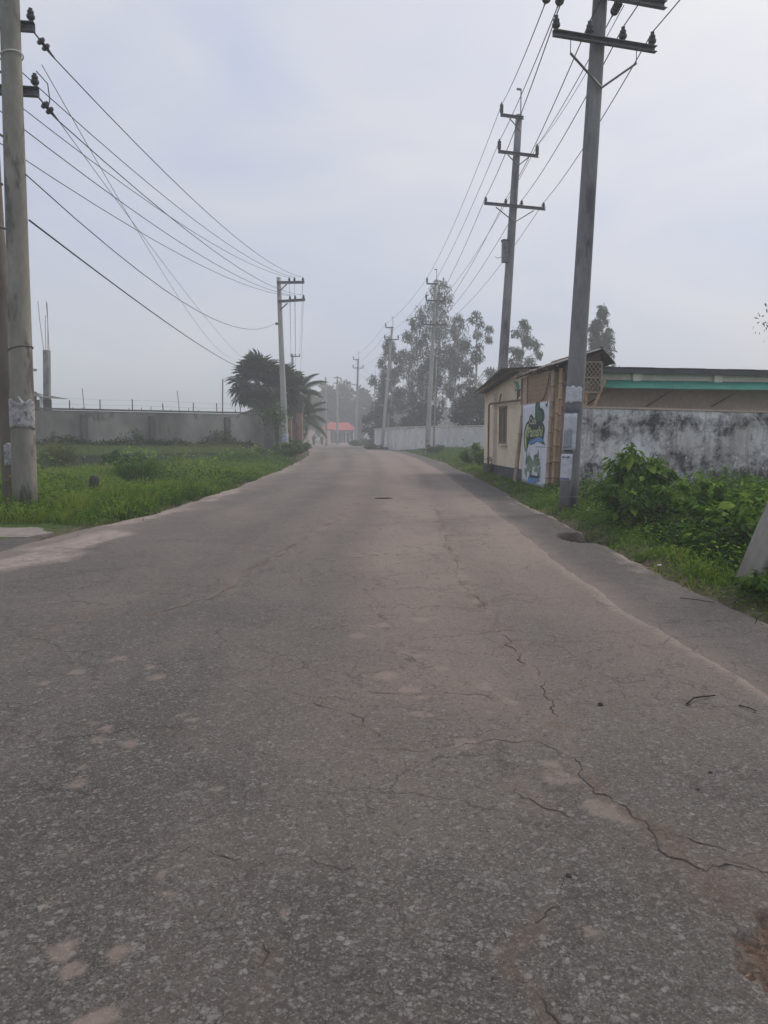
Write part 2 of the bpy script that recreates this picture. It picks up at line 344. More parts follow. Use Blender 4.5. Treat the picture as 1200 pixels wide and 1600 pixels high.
def make_asphalt(name, c_lo, c_hi, dustc, stone_amt=1.0):
    m, nt, out = new_mat(name)
    co = N(nt, 'ShaderNodeNewGeometry').outputs['Position']
    at = lambda a: N(nt, 'ShaderNodeAttribute', None, attribute_name=a).outputs['Fac']
    big = noise_(nt, co, 0.55, 4, 0.55)
    mid = noise_(nt, co, 5.0, 5, 0.6)
    fine = noise_(nt, co, 90.0, 3, 0.7)
    base = ramp_(nt, big, [(0.35, c_lo), (0.65, c_hi)])
    base = mix_(nt, 0.5, base, ramp_(nt, mid, [(0.3, 0.36), (0.7, 0.62)]), 'OVERLAY')
    base = mix_(nt, 0.75, base, ramp_(nt, fine, [(0.3, 0.22), (0.7, 0.74)]), 'OVERLAY')
    dust = at('dust')
    base = mix_(nt, dust, base, dustc)
    stones = None
    wn = N(nt, 'ShaderNodeTexNoise', {'Vector': co, 'Scale': 120.0, 'Detail': 2}).outputs['Color']
    cj = N(nt, 'ShaderNodeVectorMath', {0: co, 1: N(nt, 'ShaderNodeVectorMath', {0: wn, 3: 0.010}, operation='SCALE').outputs[0]}, operation='ADD').outputs[0]
    for sc, lo, k in ((42.0, 0.86, 0.50), (80.0, 0.74, 0.48), (150.0, 0.66, 0.42)):
        v = N(nt, 'ShaderNodeTexVoronoi', {'Vector': cj, 'Scale': sc, 'Randomness': 1.0}, feature='F1')
        ve = N(nt, 'ShaderNodeTexVoronoi', {'Vector': cj, 'Scale': sc, 'Randomness': 1.0}, feature='DISTANCE_TO_EDGE').outputs['Distance']
        sel = N(nt, 'ShaderNodeSeparateColor', {0: v.outputs['Color']})
        pick = ramp_(nt, sel.outputs[0], [(lo, 0.0), (lo + 0.04, 1.0)])
        disc = ramp_(nt, ve, [(0.04, 0.0), (0.16, 1.0)])
        fac = math_(nt, 'MULTIPLY', math_(nt, 'MULTIPLY', pick, disc), k * stone_amt)
        fac = math_(nt, 'MULTIPLY', fac, math_(nt, 'SUBTRACT', 1.0, math_(nt, 'MULTIPLY', dust, 0.6)))
        base = mix_(nt, fac, base, mix_(nt, sel.outputs[1], (0.15, 0.143, 0.135), (0.33, 0.315, 0.295)))
        # pits between stones
        pit = math_(nt, 'MULTIPLY', ramp_(nt, sel.outputs[2], [(0.0, 1.0), (0.22, 0.0)]), disc)
        base = mix_(nt, math_(nt, 'MULTIPLY', pit, 0.55 * stone_amt), base, (0.035, 0.03, 0.028))
        stones = disc if stones is None else math_(nt, 'ADD', stones, disc)
    base = mix_(nt, math_(nt, 'MULTIPLY', at('patch'), 0.85), base, (0.265, 0.208, 0.178))
    soil = mix_(nt, ramp_(nt, noise_(nt, co, 40, 5, 0.7), [(0.35, 0.0), (0.65, 1.0)]), (0.055, 0.035, 0.026), (0.17, 0.115, 0.085))
    base = mix_(nt, at('sand'), base, mix_(nt, ramp_(nt, noise_(nt, co, 6, 6, 0.65), [(0.35, 0.0), (0.65, 1.0)]), (0.25, 0.20, 0.175), (0.36, 0.30, 0.265)))
    base = mix_(nt, at('soil'), base, soil)
    base = mix_(nt, math_(nt, 'MULTIPLY', at('crack'), 0.9), base, (0.030, 0.023, 0.021))
    # faint hairline crazing: two sizes of crack cells, only in worn areas
    w1 = N(nt, 'ShaderNodeTexNoise', {'Vector': co, 'Scale': 2.2, 'Detail': 6, 'Roughness': 0.65}).outputs['Color']
    cc = N(nt, 'ShaderNodeVectorMath', {0: co, 1: N(nt, 'ShaderNodeVectorMath', {0: w1, 3: 0.55}, operation='SCALE').outputs[0]}, operation='ADD').outputs[0]
    for sc, wd, nsc in ((0.9, 0.010, 0.5), (2.6, 0.018, 0.8)):
        hd = N(nt, 'ShaderNodeTexVoronoi', {'Vector': cc, 'Scale': sc, 'Randomness': 1.0}, feature='DISTANCE_TO_EDGE').outputs['Distance']
        ln = ramp_(nt, hd, [(0.0, 1.0), (wd, 0.0)])
        ms = ramp_(nt, noise_(nt, co, nsc, 5, 0.6), [(0.42, 0.0), (0.55, 1.0)])
        base = mix_(nt, math_(nt, 'MULTIPLY', math_(nt, 'MULTIPLY', ln, ms), 0.78), base, (0.050, 0.040, 0.036))
    h = math_(nt, 'ADD', math_(nt, 'MULTIPLY', fine, 0.5), math_(nt, 'MULTIPLY', stones, 0.25))
    bs = N(nt, 'ShaderNodeBsdfPrincipled', {'Base Color': base, 'Roughness': 0.86, 'Specular IOR Level': 0.3, 'Normal': bump_(nt, h, 0.5, 0.004)})
    nt.links.new(bs.outputs[0], out.inputs[0]); return m
M['asphalt'] = make_asphalt('asphalt', (0.071, 0.065, 0.057), (0.102, 0.091, 0.079), (0.262, 0.208, 0.176))
M['asphalt_old'] = make_asphalt('asphalt_old', (0.074, 0.066, 0.059), (0.110, 0.096, 0.086), (0.23, 0.185, 0.16), 0.6)

def make_ground():
    m, nt, out = new_mat('ground_soil_grass')
    co = N(nt, 'ShaderNodeNewGeometry').outputs['Position']
    a = noise_(nt, co, 0.8, 6, 0.6); b = noise_(nt, co, 12, 4, 0.65)
    g = ramp_(nt, b, [(0.3, (0.022, 0.038, 0.012)), (0.55, (0.065, 0.11, 0.024)), (0.75, (0.11, 0.15, 0.04))])
    s = ramp_(nt, b, [(0.3, (0.07, 0.052, 0.038)), (0.7, (0.15, 0.115, 0.09))])
    at = N(nt, 'ShaderNodeAttribute', None, attribute_name='bare').outputs['Fac']
    f = math_(nt, 'ADD', ramp_(nt, a, [(0.58, 0.0), (0.68, 0.6)]), at, clamp=True)
    col = mix_(nt, f, g, s)
    bs = N(nt, 'ShaderNodeBsdfPrincipled', {'Base Color': col, 'Roughness': 0.95, 'Specular IOR Level': 0.1, 'Normal': bump_(nt, b, 0.8, 0.05)})
    nt.links.new(bs.outputs[0], out.inputs[0]); return m
M['ground'] = make_ground()

# ------------------------------------------------------------------ road plan (metres; camera stands at x = 0, y = 0)
def curve(pts):
    ys = np.array([p[0] for p in pts], float); xs = np.array([p[1] for p in pts], float)
    return lambda y: np.interp(y, ys, xs)
road_l0 = curve([(-60, -4.7), (6.5, -4.8), (8.8, -4.85), (10.6, -5.0), (12.2, -4.75), (14.2, -4.42), (20.8, -4.25), (33.6, -4.5), (46, -5.0), (58.6, -5.7), (82, -8.0), (100, -10), (130, -13.3), (150, -17), (158, -34), (166, -60)])
road_r0 = curve([(-60, 2.3), (4.3, 2.24), (6.6, 2.06), (9.5, 2.08), (14.5, 2.19), (19.2, 2.26), (32, 2.4), (50, 2.15), (79, 0.75), (96, -0.9), (110, -2.4), (130, -4.6), (150, -7), (166, -7.5)])
verge_r0 = curve([(-60, 3.0), (5.8, 2.97), (9.7, 2.95), (16.5, 3.06), (28, 3.3), (44, 3.3), (56, 2.95), (70, 2.3), (96, 0.0), (110, -1.6), (150, -6), (166, -6.5)])
wob = lambda y, s, a, f: (fbm(np.asarray(y) * f, np.zeros_like(np.asarray(y, float)) + 0.5, s, 4) - 0.5) * 2 * a
road_l = lambda y: road_l0(y) + wob(y, 11, 0.16, 0.9)
road_r = lambda y: road_r0(y) + wob(y, 12, 0.06, 1.1) + wob(y, 15, 0.035, 5.0)
verge_r = lambda y: verge_r0(y) + wob(y, 13, 0.15, 0.8) + wob(y, 16, 0.05, 4.0)

# ledge and boundary wall lines on the left (x along, y depth)
def left_ledge_y(x): return 34.0 + (np.asarray(x) + 17.0) * (10.0 / 7.8)
def left_wall_y(x): return 39.0 + (np.asarray(x) + 20.27) * (11.0 / 12.63)

def terrain_h(X, Y):
    X = np.asarray(X, float); Y = np.asarray(Y, float)
    dl = road_l(Y) - X; dr = X - verge_r(Y)
    d = np.maximum(dl, dr)
    h = -0.07 + 0.10 * sstep(0.0, 0.55, d)
    h = h + 0.10 * (fbm(X * 0.5, Y * 0.5, 3) - 0.5) * sstep(0.5, 3, d)
    h = h + 0.06 * sstep(0.4, 2.2, dr)
    # bench behind the low ledge on the left, ditch before it
    s = Y - left_ledge_y(X)
    left = sstep(1.0, 2.5, dl) * (X < -8.3)
    far = sstep(0.15, 0.35, s) * left
    h = h * (1 - far) + far * (0.58 + 0.07 * np.clip(s, 0, 6.5))
    dip = np.exp(-((s + 1.2) / 1.3) ** 2) * left * (1 - far)
    h = h - 0.42 * dip
    # rise towards the white wall on the right
    h = h + 0.33 * sstep(45, 72, Y) * sstep(0.5, 3.0, dr) * (1 - sstep(150, 200, Y))
    # hole at the broken edge of the shoulder
    hole = np.exp(-(((X - 3.0) / 0.34) ** 2 + ((Y - 11.3) / 0.55) ** 2))
    h = h - 0.50 * hole
    return h

def axis(segs):
    out = []
    for a, b, st in segs: out += list(np.arange(a, b - 1e-6, st))
    out.append(segs[-1][1]); return np.array(out)
gx = axis([(-900, -100, 100), (-100, -32, 4), (-32, -4, 0.3), (-4, 2.4, 0.8), (2.4, 4.2, 0.1), (4.2, 14, 0.35), (14, 40, 2), (40, 100, 10), (100, 900, 100)])
gy = axis([(-400, -20, 40), (-20, 4, 2), (4, 16, 0.14), (16, 60, 0.4), (60, 120, 2), (120, 240, 8), (240, 1200, 80)])
XX, YY = np.meshgrid(gx, gy)
ZZ = terrain_h(XX, YY)
def grid_faces(nx, ny):
    i = np.arange(nx * ny).reshape(ny, nx)
    return np.stack([i[:-1, :-1], i[:-1, 1:], i[1:, 1:], i[1:, :-1]], -1).reshape(-1, 4)
bare = 0.9 * np.exp(-((np.maximum(road_l(YY) - XX, XX - verge_r(YY)) - 0.1) / 0.35) ** 2)
bare = np.maximum(bare, np.exp(-(((XX - 2.98) / 0.4) ** 2 + ((YY - 11.3) / 0.6) ** 2)))
g = arr_obj('ground', np.stack([XX, YY, ZZ], -1).reshape(-1, 3), grid_faces(len(gx), len(gy)), M['ground'], attrs={'bare': bare.ravel()}, smooth=True)
tag(g, kind='structure')

# ------------------------------------------------------------------ road sheet with cracks, worn discs and dust
cracks = [
 (0.0085, [(0.84, 6.9), (0.85, 6.26), (0.9, 5.56), (0.89, 4.92), (0.93, 4.36), (0.9, 3.91), (0.9, 3.54), (0.88, 3.29), (0.87, 3.05), (0.97, 2.84), (1.0, 2.7), (1.04, 2.55), (1.09, 2.47), (1.28, 2.44), (1.6, 2.3)]),
 (0.007, [(0.97, 2.84), (1.09, 2.7), (1.18, 2.64), (1.26, 2.57), (1.36, 2.59), (1.7, 2.5)]),
 (0.006, [(1.04, 2.55), (1.18, 2.54), (1.3, 2.47), (1.5, 2.52)]),
 (0.006, [(0.62, 2.5), (0.5, 2.25), (0.44, 2.16), (0.35, 2.07), (0.37, 2.0), (0.42, 1.88), (0.43, 1.6)]),
 (0.005, [(-0.15, 3.48), (0.0, 3.51), (0.3, 3.5), (0.5, 3.61), (0.72, 3.61), (0.81, 3.46)]),
 (0.005, [(-0.3, 4.4), (0.0, 4.3), (0.37, 4.3), (0.68, 4.2), (0.78, 3.95), (0.9, 3.8)]),
 (0.008, [(-2.9, 4.7), (-2.48, 4.85), (-2.41, 4.92), (-2.55, 5.56), (-2.4, 6.2)]),
 (0.010, [(1.1, 16), (0.98, 12.95), (0.89, 10.62), (0.85, 8.78), (0.79, 7.16), (0.85, 6.3)]),
 (0.012, [(-1.9, 6.2), (-1.71, 6.75), (-1.54, 7.02), (-1.45, 8.17), (-1.26, 10.02), (-0.9, 13.0), (-0.6, 17)]),
 (0.005, [(-0.6, 4.3), (-0.43, 4.2), (-0.21, 4.0), (-0.03, 3.65)]),
 (0.005, [(-1.5, 2.66), (-1.07, 2.59), (-0.81, 2.56), (-0.56, 2.57), (-0.41, 2.59), (-0.1, 2.5)]),
 (0.005, [(-2.2, 3.6), (-1.9, 3.72), (-1.6, 3.66), (-1.2, 3.75), (-0.9, 3.7)]),
 (0.005, [(-0.32, 2.3), (-0.35, 2.1), (-0.33, 1.95), (-0.36, 1.7)]),
 (0.006, [(-3.2, 7.2), (-2.8, 7.5), (-2.7, 8.4), (-2.9, 9.6)]),
 (0.007, [(-2.4, 6.2), (-2.2, 7.5), (-1.9, 9.0), (-1.8, 11.5)]),
 (0.005, [(0.55, 3.2), (0.62, 2.95), (0.72, 2.85)]),
]
discs = [(-1.21, 3.54, .05), (-1.39, 3.61, .05), (-1.48, 3.82, .035), (-1.39, 3.75, .035), (-1.07, 3.96, .03), (-1.0, 3.89, .035), (-1.76, 4.95, .06), (-1.51, 4.79, .05), (-1.41, 4.59, .06), (-1.9, 4.68, .055), (-2.01, 4.48, .045), (0.39, 3.59, .06), (0.15, 4.36, .07), (0.22, 4.25, .04), (0.22, 5.07, .05), (0.68, 4.16, .05), (0.6, 4.41, .06), (0.21, 3.98, .05), (-0.75, 2.07, .04), (-0.93, 2.07, .045), (-0.86, 2.01, .038), (-1.05, 2.3, .025), (-0.69, 2.35, .022), (-0.74, 2.46, .025), (-0.69, 3.1, .025), (-1.29, 3.13, .04), (-0.74, 1.84, .04), (0.61, 2.16, .03), (0.75, 3.2, .08), (0.84, 2.92, .07), (0.0, 4.63, .07), (0.13, 5.14, .05), (0.37, 4.79, .05), (-0.19, 5.56, .07), (-0.05, 5.9, .08), (0.3, 6.1, .08), (0.75, 3.34, .06), (-1.35, 3.3, .03), (0.9, 2.83, .05), (-0.3, 2.25, .02), (-1.7, 3.2, .04)]
rows = np.concatenate([np.array([-60., -40, -20, -10, -5, -2, 0, 0.8, 1.2]), 1.4 * np.exp(np.arange(0, math.log(9 / 1.4), 0.0075)), 9 * np.exp(np.arange(0, math.log(24 / 9), 0.0095)), 24 * np.exp(np.arange(0, math.log(166 / 24), 0.03)), [166.]])
U = np.linspace(0, 1, 520)
UU, RY = np.meshgrid(U, rows)
RX = road_l(RY) * (1 - UU) + road_r(RY) * UU
px = RX + 0.10 * (fbm(RX * 7, RY * 7, 21) - 0.5); py = RY + 0.10 * (fbm(RX * 7, RY * 7, 22) - 0.5)
px = px + 0.022 * (vnoise(RX * 45, RY * 45, 23) - 0.5); py = py + 0.022 * (vnoise(RX * 45, RY * 45, 24) - 0.5)
crack = np.zeros_like(RX); halo = np.zeros_like(RX)
for w, pl in cracks:
    ymin = min(p[1] for p in pl) - 0.3; ymax = max(p[1] for p in pl) + 0.3
    r0, r1 = np.searchsorted(rows, [ymin, ymax])
    sx, sy = px[r0:r1], py[r0:r1]
    best = np.full(sx.shape, 9.0)
    for (ax, ay), (bx, by) in zip(pl[:-1], pl[1:]):
        dx, dy = bx - ax, by - ay
        t = np.clip(((sx - ax) * dx + (sy - ay) * dy) / (dx * dx + dy * dy), 0, 1)
        best = np.minimum(best, np.hypot(sx - ax - t * dx, sy - ay - t * dy))
    ww = w * 0.62 * (0.35 + 1.2 * vnoise(sx * 9, sy * 9, 31) ** 1.5)
    keep = sstep(0.30, 0.55, fbm(sx * 3.4, sy * 3.4, 32)) * (1 - 0.6 * sstep(4.5, 9.0, sy))
    halo[r0:r1] = np.maximum(halo[r0:r1], np.exp(-(best / (w * 5)) ** 2) * (w / 0.009) * 0.6)
patch = np.zeros_like(RX)
for cx, cy, r in discs:
    r0, r1 = np.searchsorted(rows, [cy - 0.3, cy + 0.3])
    sx, sy = px[r0:r1], py[r0:r1]
    dd = np.hypot(sx - cx, (sy - cy) * 0.95)
    patch[r0:r1] = np.maximum(patch[r0:r1], (1 - sstep(r * 0.75, r * 1.1, dd)) * (0.35 + 0.65 * fbm(sx * 25, sy * 25, 41)))
# fine random worn spots all over the near road
# dust: pinkish film, heavier to the right of the wheel track and along the edges; far sheen painted in
dust = 0.55 * sstep(-1.7, 0.7, RX - (road_r0(RY) - 2.2)) * sstep(1.9, 5.0, RY) + 0.42 * sstep(3.5, 11, RY) + 0.25 * sstep(14, 40, RY)  # distance terms lighten the far road in place of grazing sheen and haze
dust = dust * (0.45 + 0.9 * fbm(RX * 0.9, RY * 0.5, 51)) + 0.14 * sstep(0.5, 0.75, fbm(RX * 1.7, RY * 0.9, 52))
lat = (RX - road_l(RY)) / (road_r(RY) - road_l(RY))
track = np.exp(-((lat - 0.16) / 0.05) ** 2) + np.exp(-((lat - 0.40) / 0.05) ** 2) + np.exp(-((lat - 0.62) / 0.05) ** 2) + np.exp(-((lat - 0.86) / 0.05) ** 2)
dust = dust * (1 - 0.38 * track * (0.5 + fbm(RX * 0.8, RY * 0.15, 57)) * sstep(2, 6, RY)) + 0.10 * sstep(0.45, 0.7, fbm(lat * 9, RY * 0.12, 58)) * sstep(3, 8, RY)
edge_r = road_r(RY) - RX; edge_l = RX - road_l(RY)
dust = dust + 0.75 * np.exp(-((edge_r - 0.04) / 0.075) ** 2) * (0.45 + 0.8 * fbm(RX * 4, RY * 2.0, 53))
dust = dust + 0.6 * np.exp(-(edge_l / 0.35) ** 2) * fbm(RX * 3, RY * 1.2, 54)
dust = np.clip(dust + 0.5 * halo * 0.5, 0, 1)
def sandy(X, Y):
    k = fbm(X * 2.1, Y * 1.3, 55, 5)
    a = 0.95 * np.exp(-(((X + 4.25 - 0.12 * (Y - 10)) / 0.42) ** 2)) * sstep(7.4, 9.0, Y) * (1 - sstep(11.2, 12.4, Y))
    b = np.exp(-(((X - road_l(Y) - 0.18) / 0.34) ** 2)) * sstep(11.5, 13, Y) * (1 - sstep(20, 23, Y)) * (0.30 + 0.7 * sstep(0.42, 0.6, fbm(X * 0.3, Y * 0.4, 56)))
    c = 0.38 * np.exp(-(((X - road_l(Y) - 0.1) / 0.3) ** 2)) * sstep(22, 26, Y)
    return np.clip((np.maximum(np.maximum(a, b), c) + 1.5 * (k - 0.5) - 0.30) / 0.35, 0, 1) * (np.maximum(np.maximum(a, b), c) > 0.05)
sand = np.where(RY > 5, sandy(RX, RY), 0)
sand = np.maximum(sand, np.where(RY > 70, 0.5 * np.exp(-((RX - road_l(RY)) / 1.2) ** 2), 0))
soil = np.clip(0.85 * halo * sstep(0.42, 0.62, fbm(RX * 5, RY * 5, 61)), 0, 0.75)
pit_pl = [(1.32, 2.28), (1.17, 2.2), (1.10, 2.16), (1.04, 2.07), (0.985, 2.01), (0.975, 1.92), (0.99, 1.83), (1.35, 1.72)]
pr = np.hypot((px - 1.25) / 0.285, (py - 2.01) / 0.235)
pit = (1 - sstep(0.86, 1.03, pr + 0.5 * (fbm(RX * 12, RY * 12, 71) - 0.5)))
pit = np.where(RY < 6, pit, 0)
soil = np.maximum(soil, pit)
dirt2 = np.exp(-(((RX - 1.12) / 0.25) ** 2 + ((RY - 2.4) / 0.25) ** 2)) * 0.5 * fbm(RX * 8, RY * 8, 72)
soil = np.maximum(soil, dirt2)
RZ = 0.03 + 0.012 * (fbm(RX * 0.7, RY * 0.4, 81) - 0.5) - 0.010 * crack - 0.035 * pit - 0.026 * (1 - sstep(0.0, 0.06, np.minimum(edge_r, edge_l)))
road = arr_obj('road', np.stack([RX, RY, RZ], -1).reshape(-1, 3), grid_faces(len(U), len(rows)), M['asphalt'],
               attrs={'crack': crack.ravel(), 'patch': patch.ravel(), 'dust': dust.ravel(), 'soil': soil.ravel(), 'sand': sand.ravel()}, smooth=True)
tag(road, kind='structure')

# open cracks: each a ragged dark ribbon lying in the surface
def road_z(x, y): return 0.03 + 0.012 * (float(fbm(x * 0.7, y * 0.4, 81)) - 0.5)
m_crack = simple('crack_soil', (0.045, 0.035, 0.031), (0.075, 0.058, 0.05), 40, 0.95, 0.3)
crr = random.Random(77)
for w, pl in cracks:
    pts = [Vector((p[0], p[1], 0)) for p in pl]
    for it in range(5):
        new = [pts[0]]
        for p, q in zip(pts[:-1], pts[1:]):
            L_ = (q - p).length; mid_ = (p + q) / 2
            if L_ > 0.02:
                nn = Vector((-(q - p).y, (q - p).x, 0)).normalized(); mid_ += nn * crr.gauss(0, 0.13 if L_ < 0.35 else 0.05) * L_; new += [mid_, q]
            else: new.append(q)
        pts = new
    vs = []; fs = []; run = 0.0; ph = crr.random() * 50; alive = False
    for i, p in enumerate(pts):
        dvec = (pts[min(i + 1, len(pts) - 1)] - pts[max(i - 1, 0)]).normalized(); nn = Vector((-dvec.y, dvec.x, 0))
        run += (p - pts[i - 1]).length if i else 0
        gap = float(fbm(run * 1.6, ph, 33, 3))
        ends = min(1.0, run / 0.25, 1.0)
        ww = w * 0.58 * (0.14 + 1.25 * float(vnoise(run * 11, ph, 31)) ** 1.6) * min(1, max(0.0, (gap - 0.30) / 0.2)) * ends * (1 - 0.3 * min(1.0, max(0.0, (p.y - 4) / 4)))
        z_ = road_z(p.x, p.y) + 0.0025
        k = crr.uniform(0.5, 1.4)
        vs += [(p.x + nn.x * ww * k, p.y + nn.y * ww * k, z_), (p.x - nn.x * ww, p.y - nn.y * ww, z_)]
        if i and ww > 0.0006: fs.append((2 * i - 2, 2 * i - 1, 2 * i + 1, 2 * i))
    if fs:
        mb = MB(); mb.add(vs, fs); mb.build('crack', m_crack, road)

# older, darker shoulder strip on the right
rows2 = np.concatenate([np.array([-60., -30, -10, 0, 2, 3, 4]), np.arange(4.2, 30, 0.12), np.arange(30, 110, 1.0)])
U2 = np.linspace(0, 1, 34)
uu, sy = np.meshgrid(U2, rows2)
sx = (road_r(sy) - 0.2) * (1 - uu) + (verge_r(sy) + 0.10) * uu
hole = np.exp(-(((sx - 2.93) / 0.30) ** 2 + ((sy - 11.3) / 0.52) ** 2))
sz = 0.004 + 0.012 * (fbm(sx * 2, sy * 2, 91) - 0.5) - 0.42 * sstep(0.25, 0.5, hole) - 0.03 * sstep(0.9, 1.0, uu)
sd = np.clip(0.55 * (fbm(sx * 2.2, sy * 1.1, 92) - 0.35) + 0.5 * np.exp(-((sx - road_r(sy)) / 0.16) ** 2) + 0.55 * sstep(0.80, 0.97, uu) * sstep(0.4, 0.6, fbm(sx * 3, sy * 1.3, 93)), 0, 1)
sh = arr_obj('road_shoulder', np.stack([sx, sy, sz], -1).reshape(-1, 3), grid_faces(len(U2), len(rows2)), M['asphalt_old'],
             attrs={'dust': sd.ravel(), 'soil': np.clip(sstep(0.2, 0.5, hole), 0, 1).ravel(), 'crack': sstep(0.16, 0.34, hole).ravel(), 'patch': 0 * sd.ravel(), 'sand': (0.85 * sstep(0.80, 0.94, uu + 0.5 * (fbm(sx * 5, sy * 2, 95) - 0.5)) * sstep(0.50, 0.62, fbm(sx * 0.8, sy * 0.9, 94)) * (1 - sstep(0.02, 0.1, hole))).ravel()}, smooth=True)  # crack mask paints the hole dark: wet mud plus the recess's shade
tag(sh, kind='structure')

def sheet(name, outline, z, mat, seed, jag=0.06, thick=0.02, kind='structure'):
    pts = []
    for (ax, ay), (bx, by) in zip(outline, outline[1:] + outline[:1]):
        n = max(2, int(math.hypot(bx - ax, by - ay) / 0.08))
        for i in range(n):
            t = i / n; x = ax + (bx - ax) * t; y = ay + (by - ay) * t
            k = jag * 2
            pts.append((x + k * (float(fbm(x * 3, y * 3, seed)) - .5), y + k * (float(fbm(x * 3, y * 3, seed + 5)) - .5)))
    n = len(pts)
    mb = MB(); mb.add([(x, y, z) for x, y in pts] + [(x, y, z - thick) for x, y in pts], [tuple(range(n))] + [((i + 1) % n, i, n + i, n + (i + 1) % n) for i in range(n)])
    o = mb.build(name, mat, None, None); tag(o, kind=kind); return o
# the concrete apron and side lane by the left poles
sheet('concrete_apron', [(-8.5, 12.75), (-5.5, 12.25), (-5.1, 11.7), (-5.25, 11.1), (-6.6, 11.25), (-8.5, 11.4)], 0.030, M['sand'], 8, 0.14, 0.10)
sheet('side_lane', [(-9, 11.5), (-5.2, 11.15), (-4.9, 11.0), (-4.85, 10.0), (-4.75, 8.5), (-5.5, 7.2), (-9, 6.5)], 0.022, M['asphalt_old'], 9, 0.05, 0.08)

# ------------------------------------------------------------------ vegetation helpers
def norm(a): return a / np.maximum(np.linalg.norm(a, axis=-1, keepdims=True), 1e-9)

def blades(name, X, Y, Z, h, w, lean, tint, mat, kind='stuff', parent=None):
    n = len(X); a = rng.uniform(0, 2 * np.pi, n); b = rng.uniform(0, 2 * np.pi, n)
    base = np.stack([X, Y, Z - 0.02], -1)
    side = np.stack([np.cos(a), np.sin(a), np.zeros(n)], -1) * (w / 2)[:, None]
    ln = np.stack([np.cos(b), np.sin(b), np.zeros(n)], -1) * (lean * h)[:, None]
    up = np.zeros((n, 3)); up[:, 2] = h
    mid = base + up * 0.6 + ln * 0.35; tip = base + up * (1 - 0.3 * lean[:, None]) + ln
    V = np.stack([base - side, base + side, mid + side * 0.75, mid - side * 0.75, tip], 1).reshape(-1, 3)
    i = np.arange(n) * 5
    F = [(*q,) for q in np.stack([i, i + 1, i + 2, i + 3], -1).tolist()] + [(*q,) for q in np.stack([i + 3, i + 2, i + 4], -1).tolist()]
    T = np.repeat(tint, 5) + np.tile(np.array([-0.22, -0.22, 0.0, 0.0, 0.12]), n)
    return tag(arr_obj(name, V, F, mat, parent, attrs={'tint': np.clip(T, 0, 1)}), kind=kind)

def leaf_arr(C, D, Nn, L, W, fold=0.18):
    """folded diamond leaves: C base point, D axis, Nn approx normal"""
    D = norm(D); S = norm(np.cross(D, Nn)); U_ = np.cross(S, D)
    L = L[:, None]; W = W[:, None]
    b = C; m = C + D * L * 0.45 + U_ * W * fold * -0.6
    l = C + D * L * 0.42 - S * W / 2 + U_ * W * fold; r = C + D * L * 0.42 + S * W / 2 + U_ * W * fold
    t = C + D * L - U_ * L * 0.08
    V = np.stack([b, l, t, r, m], 1).reshape(-1, 3)
    i = np.arange(len(C)) * 5
    F = np.concatenate([np.stack([i, i + 4, i + 1], -1), np.stack([i + 1, i + 4, i + 2], -1), np.stack([i, i + 3, i + 4], -1), np.stack([i + 4, i + 3, i + 2], -1)])
    return V, F

def leaves(name, C, D, Nn, L, W, tint, mat, parent=None, kind='stuff', fold=0.18):
    V, F = leaf_arr(C, D, Nn, L, W, fold)
    return tag(arr_obj(name, V, F, mat, parent, attrs={'tint': np.clip(np.repeat(tint, 5), 0, 1)}), kind=kind)

def flat_leaves(name, C, D, Nn, L, W, tint, mat, parent=None, kind='stuff'):
    D = norm(D); S = norm(np.cross(D, Nn)); L = L[:, None]; W = W[:, None]
    V = np.stack([C, C + D * L * 0.45 - S * W / 2, C + D * L, C + D * L * 0.45 + S * W / 2], 1).reshape(-1, 3)
    F = np.arange(len(C) * 4).reshape(-1, 4)
    return tag(arr_obj(name, V, F, mat, parent, attrs={'tint': np.clip(np.repeat(tint, 4), 0, 1)}), kind=kind)

def rdir(n): return norm(rng.normal(size=(n, 3)))

# ------------------------------------------------------------------ grass and ground cover
def scatter(n, x0, x1, y0, y1, ok, p=1.0):
    X = rng.uniform(x0, x1, n); Y = y0 + (y1 - y0) * rng.uniform(0, 1, n) ** p
    k = ok(X, Y); return X[k], Y[k]
def clear_right(X, Y):      # right verge: outside the shoulder, off the walls
    e = X - verge_r(Y)
    return (e > -0.08 + 0.3 * (fbm(X * 1.3, Y * 1.3, 101) - 0.35) + 0.3 * (fbm(X * 5, Y * 5, 115) - 0.5)) & ~((Y > 19.2) & (Y < 36) & (X > 4.55))
def clear_left(X, Y):
    e = road_l(Y) - X
    apron = (Y < 12.7 + 0.25 * (X < -5.5)) & (X < -4.2)
    return (e > -0.05 + 0.55 * (fbm(X * 1.1, Y * 1.1, 102) - 0.35) + 0.35 * (fbm(X * 4, Y * 4, 114) - 0.5)) & ~apron
# right verge, near
X, Y = scatter(52000, 2.7, 9.5, 4.5, 19.5, clear_right, 1.25)
e = X - verge_r(Y); cl_ = 0.15 + 0.7 * sstep(0.32, 0.68, fbm(X * 1.5, Y * 1.5, 103))
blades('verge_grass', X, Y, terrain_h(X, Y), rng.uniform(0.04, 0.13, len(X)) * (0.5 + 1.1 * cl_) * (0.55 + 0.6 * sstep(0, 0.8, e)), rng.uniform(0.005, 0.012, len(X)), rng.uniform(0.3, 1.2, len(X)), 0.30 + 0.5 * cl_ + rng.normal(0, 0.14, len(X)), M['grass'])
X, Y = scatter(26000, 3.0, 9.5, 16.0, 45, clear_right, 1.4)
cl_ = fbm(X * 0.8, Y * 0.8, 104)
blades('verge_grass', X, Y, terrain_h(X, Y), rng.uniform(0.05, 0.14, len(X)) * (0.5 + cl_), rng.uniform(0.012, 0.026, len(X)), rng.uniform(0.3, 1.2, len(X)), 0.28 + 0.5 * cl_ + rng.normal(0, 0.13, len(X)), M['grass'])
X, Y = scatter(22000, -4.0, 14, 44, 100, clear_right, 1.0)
cl_ = fbm(X * 0.4, Y * 0.4, 105)
